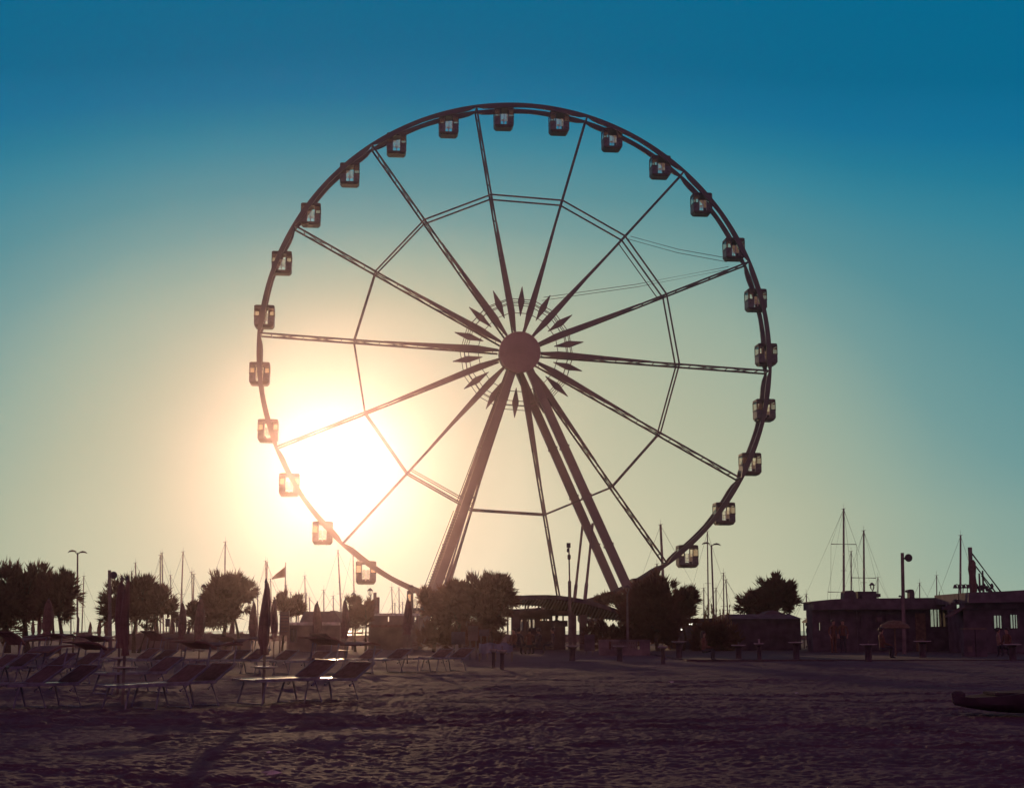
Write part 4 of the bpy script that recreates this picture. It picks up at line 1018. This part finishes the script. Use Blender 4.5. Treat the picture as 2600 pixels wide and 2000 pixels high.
MB().prism([(X(2413), pz(1546, d)), (X(2413), pz(1538, d)), (X(2423), pz(1538, d)), (X(2423), pz(1533, d)), (X(2432), pz(1533, d)), (X(2432), pz(1528, d)), (X(2443), pz(1528, d)), (X(2443), pz(1520, d)), (X(2447), pz(1520, d)), (X(2447), pz(1546, d))], 1.0, 1.4).build('side_parapet', M['dark'], g)
for i, x in enumerate((2430, 2441, 2452, 2463)):
    xe = x+12; m = MB().tube([(X(xe), .2, pz(1505, d)), (X(xe), .1, pz(1490, d)), (X(xe-4), 0, pz(1483.5, d)), (X(xe-8), -.05, pz(1483, d)), (X(x), -.1, pz(1487, d))], .025, 6)
    if i < 1: m.tube([(X(xe), .2, pz(1505, d)), (X(xe), .2, pz(1530, d))], .025, 6)
    gn = m.build('gooseneck_lamp', M['mast'], g, True)
    MB().lathe([(.03, .1), (.07, .06), (.13, -.1), (.02, -.11)], 10, (X(x), -.1, pz(1488, d))).build('shade', M['dark'], gn, True)
for i, (x0, x1, lab) in enumerate(((2444, 2472, 'left one of two dark square bins before the right cafe'), (2474, 2501, 'right one of two dark square bins before the right cafe'))):
    dd = 72; g = thing('bin', lab, 'bin', (gx((x0+x1)/2, dd), dd, 0), 0, 'dark bins before the right cafe'); wv = (x1-x0)/2*dd/4000
    MB().box(-wv, wv, -.25, .25, .02, pz(1597, dd)).build('body', M['dark'], g); MB().box(-wv-.02, wv+.02, -.27, .27, pz(1597, dd)+.002, pz(1594, dd)).build('lid', M['wood'], g)
    if i == 0: MB().box(-.1, .12, -.262, -.252, .25, .5).build('notice', M['plaster'], g)

# boards, cabinets
def board(label, x0, x1, ya, yb, d, mt='dark', posts=(0.2, .8), name='board'):
    g = thing(name, label, 'board', (gx((x0+x1)/2, d), d, 0)); b = g.location
    MB().box(gx(x0, d)-b.x, gx(x1, d)-b.x, 0, .07, pz(yb, d), pz(ya, d)).build('panel', M[mt], g)
    for f_ in posts: x = gx(x0+(x1-x0)*f_, d)-b.x; MB().tube([(x, .12, 0), (x, .12, pz(ya+2, d))], .035, 6).build('post', M['mast'], g)
board('small blank board on two posts left of the larger one', 418, 429.5, 1570, 1590, 98)
board('larger blank board on two posts right of the small one', 444, 456, 1561, 1591, 97, 'plaster')
board('dark notice board behind the right end of the back row of loungers', 1146, 1181, 1603, 1635, 64)
board('grey cabinet like board left of the blue tarpaulin', 1188, 1214, 1588, 1626, 66, 'plaster')
board('dark low board above the blue tarpaulin', 1216, 1242, 1597, 1614, 67)
board('small dark counter board right of the station pillars', 1484, 1510, 1610, 1652, 76, 'dark')
d = 62; b0 = (gx(1253, d), d, 0)
g = thing('windbreak', 'blue white tarpaulin windbreak behind the pair of round tables', 'windbreak', b0); vs = []; n = 16
for i in range(n+1):
    px = 1216+(1302-1216)*i/n; x = gx(px, d)-b0[0]; y = .05*math.sin(i*1.3)
    zt = pz(1632+2*math.sin(i*.9)+(4 if i > 13 else 0), d); zb = pz(1659-4*(i/n)-2*math.sin(i*1.7), d)
    vs += [(x, y, zb), (x, y, zt), (x, y+.03, zt), (x, y+.03, zb)]
MB().add(vs, [(i*4+k, i*4+(k+1) % 4, i*4+4+(k+1) % 4, i*4+4+k) for i in range(n) for k in range(4)]).build('sheet', M['tarp'], g, True)
for px in (1217, 1258, 1300): MB().tube([(gx(px, d)-b0[0], .07, 0), (gx(px, d)-b0[0], .07, pz(1630, d))], .025, 6).build('pole', M['wood'], g)
# gazebo roof low at left
d = 70; g = thing('gazebo', 'low dark gazebo roof behind the left loungers', 'gazebo', (gx(120, d), d, 0)); b = g.location
X = lambda px: gx(px, d)-b.x
z0, z1 = pz(1625, d), pz(1606.5, d)
MB().add([(X(58), -1.2, z0), (X(176), -1.2, pz(1615, d)), (X(176), 1.2, pz(1615, d)), (X(58), 1.2, z0), (X(110), 0, z1), (X(182), 0, pz(1609, d)), (X(58), -1.2, z0-.06), (X(176), -1.2, pz(1615, d)-.06), (X(176), 1.2, pz(1615, d)-.06), (X(58), 1.2, z0-.06)],
         [(0, 1, 5, 4), (3, 4, 5, 2), (0, 4, 3), (1, 2, 5), (0, 6, 7, 1), (2, 8, 9, 3), (0, 3, 9, 6), (6, 9, 8, 7), (1, 7, 8, 2)]).build('roof', M['canvas'], g)
for x in (66, 170):
    for y in (-1, 1): MB().tube([(X(x), y, 0), (X(x), y, z0-.04 if x < 100 else pz(1615, d)-.05)], .04, 6).build('post', M['wood'], g)
d = 110; g = thing('boat_shed', 'small pale block between the double lamp pole and the small parasols', 'shed', (gx(206, d), d, 0)); b = g.location
MB().prism([(gx(189, d)-b.x, 0), (gx(189, d)-b.x, pz(1617, d)), (gx(196, d)-b.x, pz(1612, d)), (gx(201, d)-b.x, pz(1606.5, d)), (gx(214, d)-b.x, pz(1606, d)), (gx(215, d)-b.x, pz(1613, d)), (gx(222, d)-b.x, pz(1615, d)), (gx(222, d)-b.x, 0)], 0, 2).build('wall', M['plaster'], g)
# thatched parasol
d = 74; b0 = (gx(2273, d), d, 0); g = thing('thatched_parasol', 'open thatched parasol on a pole in front of the flat roofed house', 'parasol', b0)
zt, ze = pz(1574, d), pz(1593, d); rr = 38*d/4000
MB().lathe([(.05, zt), (.3, zt-.03), (rr*.62, zt-.12), (rr*.86, (zt+ze)/2-.02), (rr, ze), (rr*.97, ze-.03), (rr*.5, (zt+ze)/2)], 22).build('canopy', M['thatch'], g)
MB().tube([(0, 0, 0), (0, 0, zt-.05)], .04, 8).build('pole', M['wood'], g)

# ------------------------------------------------------------------ lamps
def double_lamp(label, px, ty, pxb, d):
    base = at_(pxb, 1634, d); base.z = 0; g = thing('street_lamp', label, 'street lamp', base, 0, 'double headed street lamps')
    z = pz(ty, d); tx = at(px, ty, d).x-base.x
    MB().tube([(0, 0, 0), (0, 0, z*.3), (tx*.3, 0, z*.32), (tx, 0, z)], [.11, .1, .075, .06], 10).build('pole', M['mast'], g, True)
    for s_, dz_ in ((-1, .08), (1, 0)):
        m = MB().tube([(tx, 0, z-.12), (tx+s_*.2, 0, z+.02+dz_*.3)], .035, 6); h_ = m.build('arm', M['mast'], g)
        vs = []; n = 10
        for x_, hw, zz in ((.06, .03, -.02), (.2, .1, .05), (.4, .14, .08), (.62, .1, .04), (.74, .03, -.06)):
            for k in range(n):
                a = 2*math.pi*k/n; vs.append((tx+s_*x_, hw*math.cos(a), z+dz_+zz+hw*.55*math.sin(a)))
        MB().add(vs, [(i*n+k, i*n+(k+1) % n, (i+1)*n+(k+1) % n, (i+1)*n+k) for i in range(4) for k in range(n)]+[tuple(range(n)), tuple(range(4*n, 5*n))]).build('lamp_head', M['mast'], g, True)
double_lamp('double headed street lamp at the left between the first trees', 197, 1403, 196, 120)
double_lamp('double headed street lamp right of the lower right gondolas', 1806, 1383, 1815, 122)
def spot_pole(label, px, ty, pxb, d):
    base = at_(pxb, 1634, d); base.z = 0; g = thing('spotlight_pole', label, 'lamp post', base); z = pz(ty, d); tx = at(px, ty, d).x-base.x
    MB().tube([(0, 0, 0), (tx, 0, z)], [.1, .085], 10).build('pole', M['mast'], g, True)
    s_ = d/4000
    MB().tube([(tx, 0, z-14*s_), (tx+6*s_, 0, z-14*s_)], .07, 8).build('arm', M['mast'], g)
    MB().lathe([(.05, -.2), (.2, -.14), (6.2*s_/1.0, 0), (5*s_, .1), (.05, .15)], 16, (tx+13*s_, -.05, z-13*s_), 'y').build('lamp_head', M['dark'], g, True)
spot_pole('lone post with a round spotlight left of the twin folded parasols', 278, 1447, 281, 82)
spot_pole('lone post with a round spotlight in front of the flat roofed house', 2291, 1403, 2295, 80)
def lantern(label, px, ty, d, z0=0, base_py=None):
    base = at_(px, 1634, d); base.z = z0; g = thing('lantern_lamp', label, 'lamp post', base, 0, 'mushroom lantern lamps on the promenade'); z = pz(ty, d)-z0; s_ = d/4000
    MB().tube([(0, 0, 0), (0, 0, z-22*s_)], [.07, .05], 8).build('pole', M['mast'], g, True)
    MB().lathe([(.02, z), (.1, z-.06), (6*s_, z-5*s_), (8.2*s_, z-7*s_), (7*s_, z-7.4*s_), (.02, z-6*s_)], 16).build('cap', M['dark'], g, True)
    m = MB()
    for a in range(4):
        t = a*math.pi/2+.4; m.tube([(6*s_*math.cos(t), 6*s_*math.sin(t), z-7*s_), (5*s_*math.cos(t), 5*s_*math.sin(t), z-14*s_), (.04, 0, z-22*s_)], .02, 5)
    m.build('cage', M['mast'], g)
for a in ((513, 1482, 90, 'lantern lamp left of the round leaning tree'), (895.5, 1503, 100, 'lantern lamp behind the bush right of the kiosk'), (938, 1492, 98, 'lantern lamp just left of the twin chimneys'),
          (1044, 1484, 90, 'lantern lamp above the last folded parasol'), (1594, 1484, 84, 'lantern lamp in front of the foot of the right wheel leg')):
    lantern(a[3], a[0], a[1], a[2])
lantern('lantern lamp rising behind the roof box of the flat roofed house', 2219, 1478, 97)
d = 97; base = at_(1447, 1634, d); base.z = 0; g = thing('camera_pole', 'thin pole with a square box head between the wheel struts', 'pole', base); s_ = d/4000
MB().tube([(0, 0, 0), (0, 0, pz(1475, d)), (0, 0, pz(1473, d)), (-.03, 0, pz(1388, d))], [.1, .1, .05, .04], 8).build('pole', M['mast'], g, True)
MB().box(-.05-5*s_, -.05+5*s_, -.12, .12, pz(1390, d), pz(1378, d)).build('box_head', M['dark'], g)
MB().lathe([(.02, -.2), (.1, -.1), (.1, .12), (.02, .2)], 10, (-.02, 0, pz(1414, d))).build('joint', M['dark'], g, True)
MB().lathe([(.02, -.12), (.07, -.05), (.05, .12), (.02, .14)], 8, (-.1, 0, pz(1397, d))).build('sensor', M['dark'], g, True)
# flag
d = 150; base = at_(721, 1634, d); base.z = 0; g = thing('flagpole', 'flagpole with a flag blowing to the left above the kiosk', 'flag', base); z = pz(1427, d)
MB().tube([(0, 0, 0), (0, 0, z)], [.09, .04], 8).build('pole', M['mast'], g, True)
n = 12; vs = []
for i in range(n+1):
    f_ = i/n; x = -f_*34*d/4000; y = .15*math.sin(f_*7)
    zt = pz(1436+f_*30, d); zb = pz(1464+f_*6.5, d); vs += [(x, y, zt), (x, y, zb), (x, y+.02, zb), (x, y+.02, zt)]
MB().add(vs, [(i*4+k, i*4+(k+1) % 4, i*4+4+(k+1) % 4, i*4+4+k) for i in range(n) for k in range(4)]).build('flag_cloth', M['flag'], g, True)

# ------------------------------------------------------------------ people on the beach
def pers(label, px, head_py, d, pose, rz=0, **kw):
    top = pz(head_py, d)
    h = kw.pop('h', 1.7)
    hh = (1.755 if pose == 'stand' else 1.315)*h/1.7
    z = top-hh
    return person(label, (gx(px, d), d, max(z, 0.0) if not kw.pop('free', False) else z), rz, pose, h, **kw)
pers('walker behind the low left wall with only the head showing', 478, 1601, 106, 'stand', R(90), h=1.62)
pers('standing attendant behind the ticket booth counter', 1414, 1562, 104, 'stand', 0, h=1.75)
for i, (px, py, lab, tp) in enumerate([(1318, 1600, 'person seated before the ticket booth left pane', 'cloth1'), (1344, 1612, 'person seated low between two others before the ticket booth', 'cloth2'),
                             (1366, 1607, 'person seated before the booth, facing away with broad shoulders', 'cloth1'), (1402, 1612, 'person seated under the booth counter', 'cloth1'), (1303, 1612, 'person seated just right of the blue tarpaulin', 'cloth2')]):
    pers(lab, px, py, 80, 'sit', R(150+40*i), top=tp)
pers('person seated at the left under the small gazebo', 2053, 1581, 92, 'sit', R(90), top='cloth1')
pers('person seated at the right under the small gazebo', 2070, 1585, 92, 'sit', R(-90), top='cloth1')
pers('standing person left of the pair before the flat roofed house wall', 2117, 1583, 84, 'stand', R(20), top='cloth2', legs='cloth2')
pers('standing person right of the pair before the flat roofed house wall', 2141, 1580, 84, 'stand', R(-20), top='cloth2', legs='cloth1')
pers('person seated under the left side of the thatched parasol', 2240, 1602, 68, 'sit', R(100), top='cloth2')
pers('person seated behind the right edge table with bare shoulders', 2537, 1608, 74, 'sit', R(80), top='skin')
pers('person seated nearest the round table at the right edge', 2556, 1605, 73, 'sit', R(-60), top='cloth2')
pers('long haired person sitting on the sand below the pampas reeds', 1788, 1620, 64, 'sit', R(60), top='cloth2', hairlong=True, h=1.5)

# ------------------------------------------------------------------ boat at bottom right
d = 23; b0 = (gx(2560, d), d, .0); g = thing('rowing_boat', 'dark beached boat hull running out of the bottom right corner', 'boat', b0)
secs = []
for x, yt, yb, wv in ((2413, 1772, 1782, .06), (2420, 1766, 1790, .16), (2450, 1768.5, 1796, .3), (2500, 1765, 1804, .42), (2560, 1757, 1809, .5), (2640, 1751, 1811, .52), (2760, 1750, 1811, .5), (2860, 1754, 1810, .4)):
    X_ = gx(x, d)-b0[0]; zt, zb = pz(yt, d), max(pz(yb, d), -.02); ring = []
    for k in range(10):
        a = math.pi*k/9; ring.append((X_, -wv*math.cos(a), zt+(zb-zt)*math.sin(a)**.6))
    secs.append(ring)
vs = sum(secs, []); n = 10
MB().add(vs, [(i*n+k, i*n+k+1, (i+1)*n+k+1, (i+1)*n+k) for i in range(len(secs)-1) for k in range(n-1)]+[(i*n+n-1, i*n, (i+1)*n, (i+1)*n+n-1) for i in range(len(secs)-1)]+[tuple(range(n)), tuple(range(len(vs)-n, len(vs)))]).build('hull', M['rock'], g, True)
MB().lathe([(.02, -.05), (.09, -.04), (.1, .05), (.05, .08), (.02, .08)], 14, (gx(2428, d)-b0[0], 0, pz(1768, d)), 'z').build('bow_knob', M['rock'], g, True)
MB().box(gx(2505, d)-b0[0], gx(2640, d)-b0[0], -.3, .3, pz(1762, d), pz(1756, d)).build('deck', M['rock'], g)

# paper scraps
for i, (px, py, s_, lab) in enumerate([(905, 1841, .05, 'bright paper scrap on the sand below the rightmost near lounger'), (700, 1952, .10, 'star shaped crumpled scrap at the bottom left of the sand'), (689, 1909, .03, 'tiny scrap above the star shaped one'),
                             (1703, 1728, .07, 'white wrapper on the sand below the right wheel foot'), (1840, 1761, .03, 'tiny bright scrap right of the white wrapper'), (1348, 1893, .03, 'small scrap at the bottom centre of the sand'),
                             (1452, 1801, .03, 'small reddish scrap below the centre tables'), (1620, 1660, .05, 'small scrap at the far edge of the sand below the balustrade'), (2020, 1755, .04, 'small scrap on the sand below the dark cabin')]):
    dd = 4000*H/(py-1600); x = gx(px, dd); r = random.Random(i+50); m = MB(); c = Vector((0, 0, 0)); m2 = []
    n = 9; vs = [(0, 0, s_*.5)]
    for k in range(n):
        a = 2*math.pi*k/n; q = s_*(1 if k % 2 == 0 or i != 1 else .35)*r.uniform(.7, 1.2); vs.append((q*math.cos(a), q*math.sin(a), r.uniform(0, .4)*s_))
    vs.append((0, 0, -s_*.1))
    fs = [(0, 1+k, 1+(k+1) % n) for k in range(n)]+[(n+1, 1+(k+1) % n, 1+k) for k in range(n)]
    tag(m.add(vs, fs).build('paper_scrap', M['paper'], None, False, (x, dd, gz(x, dd)+.02)), lab, 'paper scrap', 'scraps lying on the sand')

# ------------------------------------------------------------------ haze volume added for the veiling glare around the sun
hm = bpy.data.materials.new('haze'); hm.use_nodes = True; t = hm.node_tree; t.nodes.clear()
o_ = t.nodes.new('ShaderNodeOutputMaterial'); pv = t.nodes.new('ShaderNodeVolumePrincipled')
pv.inputs['Color'].default_value = (1, .76, .84, 1); pv.inputs['Density'].default_value = .00024; pv.inputs['Anisotropy'].default_value = .954
t.links.new(pv.outputs[0], o_.inputs['Volume'])
hz = MB().box(-150, 150, -8, 290, -3.2, 60).build('haze', hm); tag(hz, 'warm haze added over the beach for the glare around the sun', kind='stuff')
